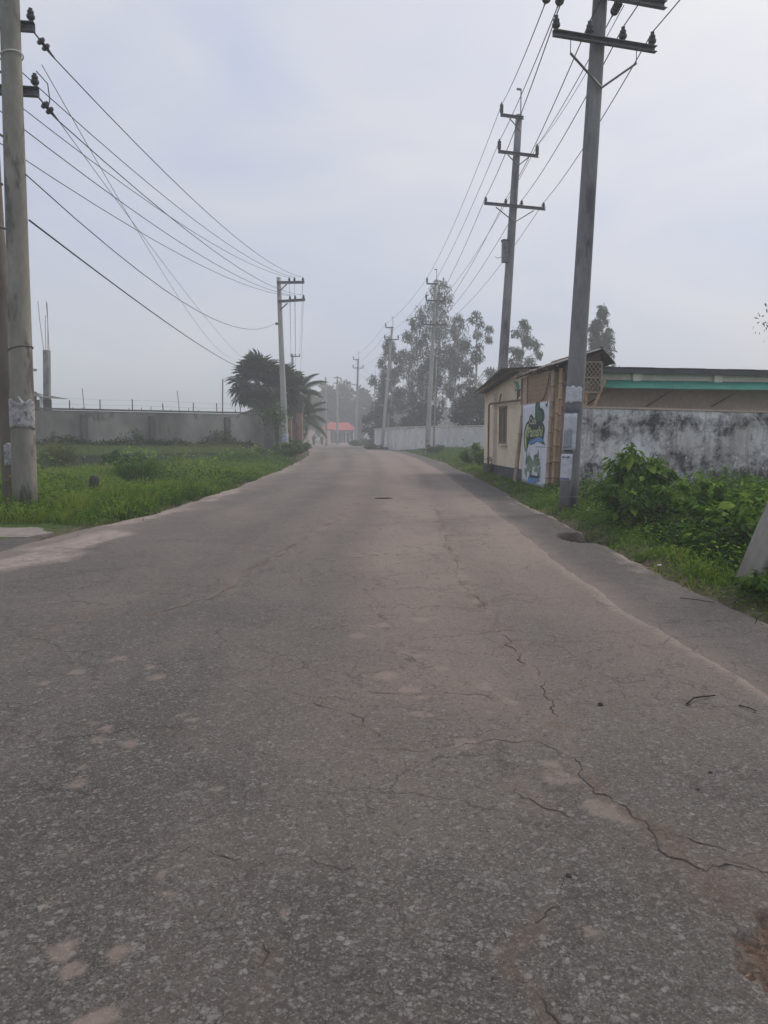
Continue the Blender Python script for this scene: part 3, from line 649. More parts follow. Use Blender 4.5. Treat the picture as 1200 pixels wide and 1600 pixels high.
blades('verge_grass', X, Y, terrain_h(X, Y), rng.uniform(0.1, 0.3, len(X)) * (0.5 + cl_), rng.uniform(0.03, 0.07, len(X)), rng.uniform(0.3, 1.2, len(X)), 0.25 + 0.5 * cl_ + rng.normal(0, 0.13, len(X)), M['grass'])
# low broad-leaved cover along the right verge
X, Y = scatter(26000, 2.95, 8.5, 4.5, 19.0, clear_right, 1.2)
e = X - verge_r(Y); keep = rng.uniform(0, 1, len(X)) < sstep(-0.05, 0.6, e) * (0.35 + fbm(X * 2, Y * 2, 106)); X, Y, e = X[keep], Y[keep], e[keep]
n = len(X); hh = rng.uniform(0.02, 0.20, n) * (0.4 + 0.8 * sstep(0.1, 1.2, e))
D = np.stack([rng.normal(size=n), rng.normal(size=n), rng.uniform(-0.2, 0.6, n)], -1); Nn = np.stack([rng.normal(0, .4, n), rng.normal(0, .4, n), np.ones(n)], -1)
leaves('ground_cover', np.stack([X, Y, terrain_h(X, Y) + hh], -1), D, Nn, rng.uniform(0.03, 0.085, n), rng.uniform(0.018, 0.05, n), 0.2 + hh * 2.0 + rng.normal(0, 0.16, n) + 0.25 * fbm(X, Y, 107), M['weed'])
# left verge
def vleft(X, Y): return clear_left(X, Y) & (Y < left_ledge_y(X) - 0.1)
X, Y = scatter(60000, -16, -3.6, 12.2, 30, vleft, 1.3)
e = road_l(Y) - X; cl_ = 0.15 + 0.75 * sstep(0.32, 0.68, fbm(X * 0.8, Y * 0.8, 108))
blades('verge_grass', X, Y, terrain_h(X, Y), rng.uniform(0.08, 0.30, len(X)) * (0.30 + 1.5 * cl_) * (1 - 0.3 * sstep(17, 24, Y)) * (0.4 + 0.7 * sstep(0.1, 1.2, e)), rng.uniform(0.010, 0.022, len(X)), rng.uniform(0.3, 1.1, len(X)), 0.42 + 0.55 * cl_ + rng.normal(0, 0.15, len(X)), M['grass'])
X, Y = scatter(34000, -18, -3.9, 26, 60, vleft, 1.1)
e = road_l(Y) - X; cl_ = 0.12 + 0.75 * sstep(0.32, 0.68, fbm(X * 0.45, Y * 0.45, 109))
near_ditch = 1 - sstep(2.0, 6.0, left_ledge_y(X) - Y)  # lowers the grass tint near the ditch, painting its shade
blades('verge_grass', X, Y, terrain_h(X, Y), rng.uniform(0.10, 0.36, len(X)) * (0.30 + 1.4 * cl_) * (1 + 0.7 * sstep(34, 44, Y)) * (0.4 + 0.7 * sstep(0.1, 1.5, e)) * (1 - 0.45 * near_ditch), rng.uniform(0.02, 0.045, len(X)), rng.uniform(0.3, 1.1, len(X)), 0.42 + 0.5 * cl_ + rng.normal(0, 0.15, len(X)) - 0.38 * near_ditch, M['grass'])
X, Y = scatter(26000, -12, -3.8, 12.6, 34, vleft, 1.2)
keep = rng.uniform(0, 1, len(X)) < 1.5 * sstep(0.40, 0.62, fbm(X * 0.7, Y * 0.7, 110)); X, Y = X[keep], Y[keep]
n = len(X); hh = rng.uniform(0.03, 0.28, n)
D = np.stack([rng.normal(size=n), rng.normal(size=n), rng.uniform(-0.2, 0.7, n)], -1); Nn = np.stack([rng.normal(0, .4, n), rng.normal(0, .4, n), np.ones(n)], -1)
leaves('ground_cover', np.stack([X, Y, terrain_h(X, Y) + hh], -1), D, Nn, rng.uniform(0.05, 0.14, n), rng.uniform(0.025, 0.06, n), 0.30 + hh * 1.6 + rng.normal(0, 0.15, n), M['weed'])
# ditch reeds and rank growth before the ledge, tinted dark as painted ditch shade
X, Y = scatter(15000, -18, -7, 27, 46, lambda X, Y: clear_left(X, Y) & (Y > left_ledge_y(X) - 5.0) & (fbm(X * 0.5, Y * 0.5, 113) > 0.5) & (Y < left_ledge_y(X) - 0.15))
cl_ = fbm(X * 0.6, Y * 0.6, 111)
blades('ditch_reeds', X, Y, terrain_h(X, Y), rng.uniform(0.25, 0.85, len(X)) * (0.25 + 1.2 * cl_ ** 1.5), rng.uniform(0.02, 0.04, len(X)), rng.uniform(0.2, 0.8, len(X)), 0.05 + 0.4 * cl_ + rng.normal(0, 0.12, len(X)), M['grass'])
# yellow-green grass on the bench between ledge and wall
X, Y = scatter(30000, -26, -7.5, 32, 53, lambda X, Y: (Y > left_ledge_y(X) + 0.35) & (Y < left_wall_y(X) - 0.1))
cl_ = 0.1 + 0.8 * sstep(0.35, 0.65, fbm(X * 0.3, Y * 0.3, 112))
blades('field_grass', X, Y, terrain_h(X, Y), rng.uniform(0.10, 0.35, len(X)) * (0.3 + cl_), rng.uniform(0.02, 0.045, len(X)), rng.uniform(0.3, 1.1, len(X)), 0.02 + 0.5 * cl_ + 0.40 * sstep(0.3, 2.6, left_wall_y(X) - Y) + rng.normal(0, 0.12, len(X)), M['grass_dry'])
# dry straw bits lying along the right shoulder
n = 260
Y = rng.uniform(4.6, 14, n); X = verge_r(Y) + rng.normal(-0.05, 0.12, n)
D = np.stack([rng.normal(0, 1, n), rng.normal(0, 1, n), np.zeros(n)], -1); Nn = np.tile(np.array([0, 0, 1.0]), (n, 1))
flat_leaves('straw_litter', np.stack([X, Y, np.maximum(terrain_h(X, Y), 0) + 0.022], -1), D, Nn, rng.uniform(0.04, 0.20, n), rng.uniform(0.004, 0.012, n), rng.uniform(0.3, 1, n), M['straw'])

# ------------------------------------------------------------------ shrubs and weeds
def leaf_tpl(name):
    """one large leaf (unit length along +Y), shared by every copy"""
    prof = [(0, 0.0), (0.10, 0.10), (0.28, 0.27), (0.48, 0.30), (0.70, 0.21), (0.88, 0.09), (1.0, 0.0)]
    vs = []; fs = []; tt = []
    for t, w in prof:
        z = -0.28 * t * t + 0.10 * t
        vs += [(-w, t, z + 0.22 * w), (0, t, z), (w, t, z + 0.22 * w)]
    for i in range(len(prof) - 1):
        a = i * 3; fs += [(a, a + 1, a + 4, a + 3), (a + 1, a + 2, a + 5, a + 4)]
    me = bpy.data.meshes.new(name); me.from_pydata(vs, [], fs); me.shade_smooth()
    return me
leaf_meshes = []
for k, tv in enumerate((0.35, 0.55, 0.7, 0.9)):
    me = leaf_tpl('leaf'); at = me.attributes.new('tint', 'FLOAT', 'POINT'); at.data.foreach_set('value', [tv] * len(me.vertices)); me.materials.append(M['weed']); leaf_meshes.append(me)

def shrub(name, label, cat, loc, h, spread, nst, lsize, nleaf, group=None, big=0, droop=0.35, tint0=0.35, seed=0, narrow=0.45, mat='weed'):
    r = np.random.default_rng(seed)
    z0 = float(terrain_h(loc[0], loc[1])); loc = (loc[0], loc[1], z0)
    t = thing(name, label, cat, loc, group)
    mb = MB(); P_ = []; TH = []
    for i in range(nst):
        a = r.uniform(0, 2 * np.pi); s = spread * math.sqrt(r.uniform(0.02, 1)); hh = h * r.uniform(0.55, 1.0) * (1 - 0.35 * (s / spread) ** 2)
        b = Vector(loc) + Vector((math.cos(a) * s * 0.35, math.sin(a) * s * 0.35, -0.03))
        e_ = Vector(loc) + Vector((math.cos(a) * s, math.sin(a) * s, hh))
        pts = []
        for k in range(6):
            q = k / 5; p = b.lerp(e_, q); p.z = b.z + (e_.z - b.z) * (1 - (1 - q) ** 1.5); pts.append(p)
        mb.tube(pts, [0.011 * h + 0.003 - 0.0015 * k for k in range(6)], 5)
        P_.append(np.array([tuple(p) for p in pts]))
    mb.build('stem', M['stem'], t)
    P_ = np.array(P_)
    si = r.integers(0, nst, nleaf); q = r.uniform(0.25, 1.0, nleaf) ** 0.8 * 4.999; k = q.astype(int); f_ = (q - k)[:, None]
    C = P_[si, k] * (1 - f_) + P_[si, k + 1] * f_ + r.normal(0, lsize * 0.35, (nleaf, 3)) * np.array([1, 1, 0.6])
    out = C - np.array(loc); out[:, 2] = 0; out = norm(out + r.normal(0, 0.35, (nleaf, 3)) * spread)
    D = out * 1.0 + r.normal(0, 0.5, (nleaf, 3)); D[:, 2] = r.normal(-droop, 0.35, nleaf)
    Nn = np.stack([r.normal(0, .35, nleaf), r.normal(0, .35, nleaf), np.ones(nleaf)], -1)
    L = lsize * r.uniform(0.6, 1.25, nleaf)
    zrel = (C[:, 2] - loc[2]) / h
    leaves('foliage', C, D, Nn, L, L * narrow * r.uniform(0.8, 1.2, nleaf), tint0 - 0.18 + 0.40 * zrel + r.normal(0, 0.15, nleaf), M[mat], t)  # tint rises with height: shaded feet and lit tops painted in
    for j in range(big):
        s_ = r.integers(0, nst); q = r.uniform(0.45, 1.0); c = P_[s_, min(4, int(q * 5))] + r.normal(0, 0.03, 3)
        az = math.atan2(c[1] - loc[1], c[0] - loc[0]) + r.normal(0, 0.7)
        if r.uniform() < 0.6: az = -math.pi / 2 + r.normal(0, 0.9)
        m = Matrix.Translation(Vector(c) - Vector(loc)) @ Matrix.Rotation(az - math.pi / 2, 4, 'Z') @ Matrix.Rotation(r.uniform(-0.9, 0.15), 4, 'X') @ Matrix.Rotation(r.normal(0, 0.3), 4, 'Y') @ Matrix.Scale(lsize * r.uniform(1.3, 1.9), 4)
        o = bpy.data.objects.new('leaf', leaf_meshes[int(r.integers(0, 4))]); COL.objects.link(o); o.parent = t; o.matrix_local = m
    return t

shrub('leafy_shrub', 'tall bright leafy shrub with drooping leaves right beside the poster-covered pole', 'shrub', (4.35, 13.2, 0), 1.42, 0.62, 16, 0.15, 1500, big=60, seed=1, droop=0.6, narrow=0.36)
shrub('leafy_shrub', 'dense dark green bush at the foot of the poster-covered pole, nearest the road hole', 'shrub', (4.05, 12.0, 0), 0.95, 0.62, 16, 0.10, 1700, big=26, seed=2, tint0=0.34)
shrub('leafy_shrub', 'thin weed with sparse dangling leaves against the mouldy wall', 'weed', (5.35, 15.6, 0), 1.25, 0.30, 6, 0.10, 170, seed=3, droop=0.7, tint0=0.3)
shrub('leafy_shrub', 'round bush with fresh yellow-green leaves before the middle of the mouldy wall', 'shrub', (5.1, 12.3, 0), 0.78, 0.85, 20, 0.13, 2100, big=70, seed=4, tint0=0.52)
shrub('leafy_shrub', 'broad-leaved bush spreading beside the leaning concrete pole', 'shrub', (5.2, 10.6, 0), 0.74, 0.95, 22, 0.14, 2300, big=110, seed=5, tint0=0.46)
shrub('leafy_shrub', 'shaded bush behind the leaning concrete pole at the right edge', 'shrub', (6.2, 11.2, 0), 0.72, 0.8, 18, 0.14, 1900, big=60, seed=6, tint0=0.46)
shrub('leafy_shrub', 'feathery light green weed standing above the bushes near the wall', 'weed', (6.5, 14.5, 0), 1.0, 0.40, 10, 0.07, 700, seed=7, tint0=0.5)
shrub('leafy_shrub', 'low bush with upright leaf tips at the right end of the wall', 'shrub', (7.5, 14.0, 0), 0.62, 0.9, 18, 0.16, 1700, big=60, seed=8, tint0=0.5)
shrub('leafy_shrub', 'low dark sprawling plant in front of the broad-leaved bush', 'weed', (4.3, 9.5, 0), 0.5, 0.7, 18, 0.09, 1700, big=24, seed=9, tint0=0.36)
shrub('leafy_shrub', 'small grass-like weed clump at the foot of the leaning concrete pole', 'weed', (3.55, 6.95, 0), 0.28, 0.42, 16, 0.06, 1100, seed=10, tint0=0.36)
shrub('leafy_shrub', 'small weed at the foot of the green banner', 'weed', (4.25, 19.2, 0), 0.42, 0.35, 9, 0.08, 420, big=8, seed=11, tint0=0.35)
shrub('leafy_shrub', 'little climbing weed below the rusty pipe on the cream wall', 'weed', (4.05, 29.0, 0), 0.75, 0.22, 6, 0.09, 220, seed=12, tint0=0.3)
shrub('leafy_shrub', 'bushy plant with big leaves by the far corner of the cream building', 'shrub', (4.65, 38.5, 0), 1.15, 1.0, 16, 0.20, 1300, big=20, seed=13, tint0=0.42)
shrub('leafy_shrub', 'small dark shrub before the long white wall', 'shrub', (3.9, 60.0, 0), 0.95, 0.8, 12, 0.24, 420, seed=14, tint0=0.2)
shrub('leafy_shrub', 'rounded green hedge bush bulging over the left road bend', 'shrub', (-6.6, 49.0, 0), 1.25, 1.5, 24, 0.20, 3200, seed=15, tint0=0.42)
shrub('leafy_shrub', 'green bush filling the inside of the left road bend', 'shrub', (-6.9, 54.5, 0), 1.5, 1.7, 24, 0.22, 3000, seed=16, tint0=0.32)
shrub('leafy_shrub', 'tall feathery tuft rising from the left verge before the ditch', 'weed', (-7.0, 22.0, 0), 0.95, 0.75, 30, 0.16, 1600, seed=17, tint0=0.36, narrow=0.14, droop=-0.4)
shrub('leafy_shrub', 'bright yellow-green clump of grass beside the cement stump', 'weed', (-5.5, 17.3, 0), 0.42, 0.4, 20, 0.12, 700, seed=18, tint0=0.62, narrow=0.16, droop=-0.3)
shrub('leafy_shrub', 'dark overgrown bush in the ditch before the grey boundary wall', 'shrub', (-11.3, 33.5, 0), 1.0, 1.1, 18, 0.18, 1600, seed=19, tint0=0.12)  # low tint puts ditch shade into the leaves
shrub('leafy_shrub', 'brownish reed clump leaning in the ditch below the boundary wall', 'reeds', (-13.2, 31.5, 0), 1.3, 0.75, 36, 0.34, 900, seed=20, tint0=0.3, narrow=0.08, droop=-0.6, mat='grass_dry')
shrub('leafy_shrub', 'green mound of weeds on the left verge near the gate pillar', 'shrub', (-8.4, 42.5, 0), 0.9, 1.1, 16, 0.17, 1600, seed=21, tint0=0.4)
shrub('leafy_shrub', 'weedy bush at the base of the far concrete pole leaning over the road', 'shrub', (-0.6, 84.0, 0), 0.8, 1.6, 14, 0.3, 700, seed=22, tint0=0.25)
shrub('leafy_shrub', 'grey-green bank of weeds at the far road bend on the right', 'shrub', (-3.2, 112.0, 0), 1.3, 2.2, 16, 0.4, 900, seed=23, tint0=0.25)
# scattered tall tufts and broad weeds that break up the verges
n = 0; tx, ty, th, tw, tl, tt = [], [], [], [], [], []
tr_ = np.random.default_rng(55)
for side, cnt in ((-1, 420), (1, 110)):
    for c in range(cnt):
        y = tr_.uniform(12.9, 44) if side < 0 else 5.5 + 34 * tr_.uniform(0, 1) ** 1.6
        x = float(road_l(y)) - 0.25 - 5.5 * tr_.uniform(0, 1) ** 2.2 if side < 0 else float(verge_r(y)) + 0.15 + 0.9 * tr_.uniform(0, 1)
        if side > 0 and y > 19 and x > 4.2: continue
        m_ = int(tr_.integers(18, 60)); hh = tr_.uniform(0.15, 0.6) * (1 - 0.35 * (y > 20)) if side < 0 else tr_.uniform(0.10, 0.26); rr_ = tr_.uniform(0.06, 0.22)
        tx.append(x + tr_.normal(0, rr_, m_)); ty.append(y + tr_.normal(0, rr_, m_)); th.append(hh * tr_.uniform(0.5, 1.1, m_)); tw.append(tr_.uniform(0.008, 0.018, m_) * (1 + 0.02 * y)); tl.append(tr_.uniform(0.2, 0.9, m_)); tt.append(np.full(m_, tr_.uniform(0.3, 0.95)) + tr_.normal(0, 0.1, m_))
X, Y, h_, w_, l_, t_ = map(np.concatenate, (tx, ty, th, tw, tl, tt))
blades('grass_tufts', X, Y, terrain_h(X, Y), h_, w_, l_, t_, M['grass'])
# leafy rank growth scattered over the left verge and along the ditch
n = 16000
Y = rng.uniform(13.2, 46, n); X = road_l(Y) - 0.3 - rng.uniform(0, 1, n) ** 1.2 * 9.5
k = (Y < left_ledge_y(X) - 0.1) & (fbm(X * 0.55, Y * 0.4, 123) > 0.52); X, Y = X[k], Y[k]; n = len(X)
hm = (0.15 + 0.75 * sstep(0.52, 0.75, fbm(X * 0.55, Y * 0.4, 123))) * (0.5 + 0.5 * sstep(0.2, 1.5, road_l(Y) - X))
hh = hm * rng.uniform(0.1, 1, n) ** 0.7
D = np.stack([rng.normal(size=n), rng.normal(-0.3, 1, n), rng.normal(0.1, 0.5, n)], -1); Nn = np.stack([rng.normal(0, .4, n), rng.normal(-0.2, .4, n), np.ones(n)], -1)
L = rng.uniform(0.08, 0.18, n) * (1 + 0.012 * Y)
leaves('verge_weeds', np.stack([X, Y, terrain_h(X, Y) + hh], -1), D, Nn, L, L * rng.uniform(0.25, 0.5, n), 0.12 + 0.55 * hh / 0.6 + rng.normal(0, 0.14, n) - 0.12 * (1 - sstep(2, 6, left_ledge_y(X) - Y)), M['weed'])  # tint drops towards the ditch as painted shade
# dark weeds along the foot of the grey wall
n = 4200
X = rng.uniform(-26, -7.8, n); Y = left_wall_y(X) - rng.uniform(0.05, 1.3, n) ** 1.4
k = fbm(X * 0.5, Y * 0.2, 124) > 0.42; X, Y = X[k], Y[k]; n = len(X)
hh = rng.uniform(0, 1, n) ** 0.8 * (0.15 + 0.75 * sstep(0.42, 0.7, fbm(X * 0.5, Y * 0.2, 124)))
D = np.stack([rng.normal(size=n), rng.normal(-0.3, 1, n), rng.normal(0.2, 0.5, n)], -1); Nn = np.stack([rng.normal(0, .4, n), rng.normal(-0.2, .4, n), np.ones(n)], -1)
L = rng.uniform(0.14, 0.3, n)
leaves('wall_foot_weeds', np.stack([X, Y, terrain_h(X, Y) + hh], -1), D, Nn, L, L * rng.uniform(0.2, 0.45, n), 0.02 + 0.4 * hh + rng.normal(0, 0.12, n), M['weed'])
# mass of undergrowth between the single bushes, low leaves tinted dark as shaded gaps
n = 7500
Y = rng.uniform(8.2, 18.6, n); X = verge_r(Y) + 0.75 + rng.uniform(0, 1, n) * (0.9 + 0.42 * (Y - 6))
k = (X < 9.5) & ~((Y > 13.4) & (X < 4.1)); X, Y = X[k], Y[k]; n = len(X)
hmax = (0.08 + 0.48 * sstep(0.3, 0.7, fbm(X * 1.1, Y * 1.1, 121))) * sstep(0.5, 1.6, X - verge_r(Y)) + 0.08
hh = hmax * rng.uniform(0.15, 1, n) ** 0.6
D = np.stack([rng.normal(size=n), rng.normal(-0.4, 1, n), rng.normal(-0.2, 0.5, n)], -1); Nn = np.stack([rng.normal(0, .4, n), rng.normal(-0.2, .4, n), np.ones(n)], -1)
L = rng.uniform(0.07, 0.17, n)
leaves('undergrowth', np.stack([X, Y, terrain_h(X, Y) + hh], -1), D, Nn, L, L * rng.uniform(0.35, 0.6, n), -0.05 + 0.6 * hh / 0.6 + rng.normal(0, 0.15, n), M['weed'])

# ------------------------------------------------------------------ trees
def tree(name, label, loc, H, crown, nl, lsize, seed, mat='tree_leaf', bark='bark', group=None, base=0.35, hang=0.0, nclump=26, trunk_r=0.18, narrow=0.5, lean=(0, 0), cat='tree', tint0=0.4, csz=1.0):
    r = np.random.default_rng(seed)
    z0 = float(terrain_h(loc[0], loc[1])) - 0.1; loc = (loc[0], loc[1], z0)
    t = thing(name, label, cat, loc, group)
    mb = MB(); top = Vector((loc[0] + lean[0], loc[1] + lean[1], z0 + H * 0.97))
    tp = [Vector(loc).lerp(top, q) + Vector((r.normal(0, 0.012 * H) * (q > 0) * (q < 1), r.normal(0, 0.012 * H) * (q > 0) * (q < 1), 0)) for q in np.linspace(0, 1, 9)]
    mb.tube(tp, [trunk_r * (1 - 0.9 * q) + 0.02 for q in np.linspace(0, 1, 9)], 7)
    cen = []; rad = []
    for i in range(nclump):
        q = base + (1 - base) * (i + r.uniform(0, 1)) / nclump
        a = r.uniform(0, 2 * np.pi)
        prof = math.sin(math.pi * min(1, max(0.03, (q - base) / (1 - base) * 0.86 + 0.12))) ** 0.7
        rr = crown * prof * r.uniform(0.25, 0.95)
        p0 = Vector(loc).lerp(top, max(0.1, q - 0.10))
        c = Vector(loc).lerp(top, q) + Vector((math.cos(a) * rr, math.sin(a) * rr, 0))
        mb.tube([p0, p0.lerp(c, 0.55) + Vector((0, 0, 0.04 * H)), c], [trunk_r * 0.28 * (1.1 - q) + 0.02, 0.03, 0.012], 5, False)
        cen.append(tuple(c)); rad.append(crown * r.uniform(0.20, 0.42) * (0.6 + 0.5 * prof) * csz)
    mb.build('trunk', M[bark], t, smooth=True)
    cen = np.array(cen); rad = np.array(rad)
    pw = rad ** 2 / np.sum(rad ** 2)
    ci = r.choice(len(cen), nl, p=pw)
    off = r.normal(size=(nl, 3)); off = off / np.linalg.norm(off, axis=1, keepdims=True) * (r.uniform(0.05, 1, nl) ** 0.45)[:, None]
    off[:, 2] *= 0.75 + hang * 0.5; off[:, 2] -= hang * 0.5 * r.uniform(0, 1, nl)
    C = cen[ci] + off * rad[ci][:, None]
    D = r.normal(size=(nl, 3)); D[:, 2] = D[:, 2] * (1 - hang * 0.6) - hang * 1.6
    Nn = norm(off + r.normal(0, 0.6, (nl, 3)))
    L = lsize * r.uniform(0.6, 1.4, nl)
    ct = r.normal(0, 0.15, len(cen))
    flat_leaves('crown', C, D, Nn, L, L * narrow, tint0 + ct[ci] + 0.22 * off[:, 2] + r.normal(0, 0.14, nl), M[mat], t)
    return t

GE = 'eucalyptus trees behind the white wall'
def euc(label, loc, H, crown, nl, seed, nclump=30, base=0.25, lean=(0, 0), group=GE, ls=0.36):
    return tree('eucalyptus_tree', label, loc, H, crown, nl, ls, seed, 'euc', 'bark_pale', group, base, 0.75, nclump, 0.16, 0.30, lean, tint0=0.45, csz=0.72)
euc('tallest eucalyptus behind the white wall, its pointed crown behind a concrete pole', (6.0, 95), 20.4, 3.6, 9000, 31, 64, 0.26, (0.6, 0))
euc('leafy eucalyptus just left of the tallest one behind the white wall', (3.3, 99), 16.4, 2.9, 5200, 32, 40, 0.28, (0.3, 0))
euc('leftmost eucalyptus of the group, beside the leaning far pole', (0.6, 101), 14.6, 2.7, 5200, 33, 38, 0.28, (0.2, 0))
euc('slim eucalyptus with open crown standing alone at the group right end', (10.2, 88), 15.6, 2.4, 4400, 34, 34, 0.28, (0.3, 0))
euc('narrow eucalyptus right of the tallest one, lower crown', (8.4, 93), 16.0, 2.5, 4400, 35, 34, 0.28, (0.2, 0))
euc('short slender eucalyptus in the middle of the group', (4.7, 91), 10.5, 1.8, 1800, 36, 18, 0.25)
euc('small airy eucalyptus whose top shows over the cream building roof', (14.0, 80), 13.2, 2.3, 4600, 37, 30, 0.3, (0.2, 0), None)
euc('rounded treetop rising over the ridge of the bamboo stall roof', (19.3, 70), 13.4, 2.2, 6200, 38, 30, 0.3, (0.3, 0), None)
euc('tree mostly out of view, one twig entering at the right edge', (16.0, 27.5), 9.0, 2.55, 3000, 39, 30, 0.3, (0, 0), None, 0.16)
GB = 'trees closing the far end of the road'
def far_tree(label, loc, H, crown, seed, nl=4200, base=0.08, ls=0.75, tint0=0.3):
    return tree('broadleaf_tree', label, loc, H, crown, nl, ls, seed, 'tree_leaf', 'bark', GB, base, 0.15, 26, 0.22, 0.6, tint0=tint0)
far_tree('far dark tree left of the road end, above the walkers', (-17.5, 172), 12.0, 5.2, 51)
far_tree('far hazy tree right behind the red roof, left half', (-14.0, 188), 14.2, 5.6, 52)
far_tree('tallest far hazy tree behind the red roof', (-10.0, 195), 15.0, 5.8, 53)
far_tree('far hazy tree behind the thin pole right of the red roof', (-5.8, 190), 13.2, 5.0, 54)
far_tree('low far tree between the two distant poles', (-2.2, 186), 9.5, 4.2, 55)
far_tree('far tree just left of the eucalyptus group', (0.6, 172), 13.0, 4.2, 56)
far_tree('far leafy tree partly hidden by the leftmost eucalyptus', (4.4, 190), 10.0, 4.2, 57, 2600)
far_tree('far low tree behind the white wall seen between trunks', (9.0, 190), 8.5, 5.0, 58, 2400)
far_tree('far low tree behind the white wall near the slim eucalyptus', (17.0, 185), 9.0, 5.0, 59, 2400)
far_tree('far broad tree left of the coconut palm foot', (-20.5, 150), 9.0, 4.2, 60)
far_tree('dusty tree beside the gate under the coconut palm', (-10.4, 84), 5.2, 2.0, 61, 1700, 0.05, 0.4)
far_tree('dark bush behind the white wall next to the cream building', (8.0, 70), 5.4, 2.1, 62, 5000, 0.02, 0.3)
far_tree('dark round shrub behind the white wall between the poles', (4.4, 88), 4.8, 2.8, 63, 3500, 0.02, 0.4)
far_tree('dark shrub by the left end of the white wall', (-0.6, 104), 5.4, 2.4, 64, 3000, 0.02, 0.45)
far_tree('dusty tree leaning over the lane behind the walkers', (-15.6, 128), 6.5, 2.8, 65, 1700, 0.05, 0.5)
# far wood on the horizon: one mass
n = 9000
a = rng.uniform(-1.0, 1.0, n); Yw = rng.uniform(480, 560, n); Xw = a * 600
hw = 8 + 12 * fbm(Xw * 0.03, Yw * 0.001, 131) ; Zw = hw * rng.uniform(0, 1, n)
flat_leaves('far_wood', np.stack([Xw, Yw, Zw], -1), rdir(n), rdir(n), rng.uniform(3, 7, n), rng.uniform(2, 4, n), rng.uniform(0.1, 0.7, n), M['tree_leaf'])

# ------------------------------------------------------------------ palms
def fan_leaf_mesh():
    mb_v = []; mb_f = []; tint = []
    k = 22
    mb_v += [(-0.015, 0, 0), (0.015, 0, 0), (0.012, 0.8, 0.03), (-0.012, 0.8, 0.03)]; mb_f.append((0, 1, 2, 3)); tint += [0.8] * 4
    for i in range(k):
        a = R(-125 + 250 * i / (k - 1)); L = 0.95 * (1 - 0.18 * abs(i / (k - 1) - 0.5) * 2)
        d = Vector((math.sin(a), math.cos(a), 0)); s = Vector((d.y, -d.x, 0))
        o = Vector((0, 0.8, 0.03)); z = 0.05 * (1 if i % 2 else -1)
        b = len(mb_v)
        m1 = o + d * L * 0.74 + Vector((0, 0, z - 0.06)); tp = o + d * L + Vector((0, 0, -0.26 + z))
        mb_v += [tuple(o), tuple(m1 - s * 0.088), tuple(tp), tuple(m1 + s * 0.088)]; mb_f.append((b, b + 1, b + 2, b + 3)); tint += [0.25, 0.45 + 0.2 * (i % 2), 0.6, 0.45]
    me = bpy.data.meshes.new('fan_frond'); me.from_pydata(mb_v, [], mb_f)
    at = me.attributes.new('tint', 'FLOAT', 'POINT'); at.data.foreach_set('value', tint); me.materials.append(M['palm']); return me
def feather_leaf_mesh():
    vs = []; fs = []; tint = []
    L = 3.0; pts = []
    for i in range(15):
        q = i / 14; pts.append(Vector((0, L * (q - 0.12 * q ** 3), 0.75 * q - 1.75 * q ** 2.1)))
    for i in range(14):
        b = len(vs); w0 = 0.035 * (1 - i / 16); vs += [tuple(pts[i] + Vector((-w0, 0, 0))), tuple(pts[i] + Vector((w0, 0, 0))), tuple(pts[i + 1] + Vector((w0, 0, 0))), tuple(pts[i + 1] + Vector((-w0, 0, 0)))]
        fs.append((b, b + 1, b + 2, b + 3)); tint += [0.85] * 4
    for i in range(44):
        q = 0.12 + 0.88 * i / 43; k = min(13, int(q * 14)); f_ = q * 14 - k
        p = pts[k].lerp(pts[k + 1], f_); d = (pts[k + 1] - pts[k]).normalized()
        ll = 0.78 * math.sin(math.pi * (0.12 + 0.82 * q)) + 0.12
        for s in (-1, 1):
            dd = (Vector((s, 0, -0.55)) + d * 0.55).normalized(); b = len(vs)
            m = p + dd * ll * 0.5; e_ = p + dd * ll + Vector((0, 0, -0.18 * ll)); wv = d * 0.035
            vs += [tuple(p - wv * 0.6), tuple(m - wv), tuple(e_), tuple(m + wv)]; fs.append((b, b + 1, b + 2, b + 3)); tint += [0.3, 0.45, 0.6, 0.45]
    me = bpy.data.meshes.new('feather_frond'); me.from_pydata(vs, [], fs)
    at = me.attributes.new('tint', 'FLOAT', 'POINT'); at.data.foreach_set('value', tint); me.materials.append(M['palm']); return me
FAN = fan_leaf_mesh(); FEATHER = feather_leaf_mesh()
def palm(name, label, loc, H, nfr, tpl, sc, elev, seed, tr=0.2, lean=(0, 0), group=None):
    r = np.random.default_rng(seed)
    t = thing(name, label, 'palm tree', loc, group)
    mb = MB(); pts = [Vector(loc) + Vector((lean[0] * q * q, lean[1] * q * q, H * q)) for q in np.linspace(0, 1, 12)]
    mb.tube(pts, [tr * (1.25 - 0.4 * q) + (0.012 if k % 2 else 0) for k, q in enumerate(np.linspace(0, 1, 12))], 9); mb.build('trunk', M['bark'], t)
    topv = pts[-1] - Vector(loc)
    for i in range(nfr):
        az = i * 2.39996 + r.normal(0, 0.2); q = (i + 0.5) / nfr
        el = elev[0] + (elev[1] - elev[0]) * q + r.normal(0, 0.12)
        m = Matrix.Translation(topv + Vector((0, 0, -0.5 * (1 - q)))) @ Matrix.Rotation(az, 4, 'Z') @ Matrix.Rotation(el, 4, 'X') @ Matrix.Rotation(r.normal(0, 0.25), 4, 'Y') @ Matrix.Scale(sc * r.uniform(0.85, 1.12), 4)
        o = bpy.data.objects.new('frond', tpl); COL.objects.link(o); o.parent = t; o.matrix_local = m
    return t
palm('fan_palm', 'tall fan palm with a dense round crown behind the left boundary wall', (-9.5, 58.5, 0.2), 5.4, 44, FAN, 1.42, (-0.8, 1.35), 71, 0.22)
palm('fan_palm', 'second fan palm crowded against the first, just behind the slim concrete pole', (-7.85, 60.0, 0.2), 5.0, 30, FAN, 1.25, (-0.9, 1.3), 72, 0.2)
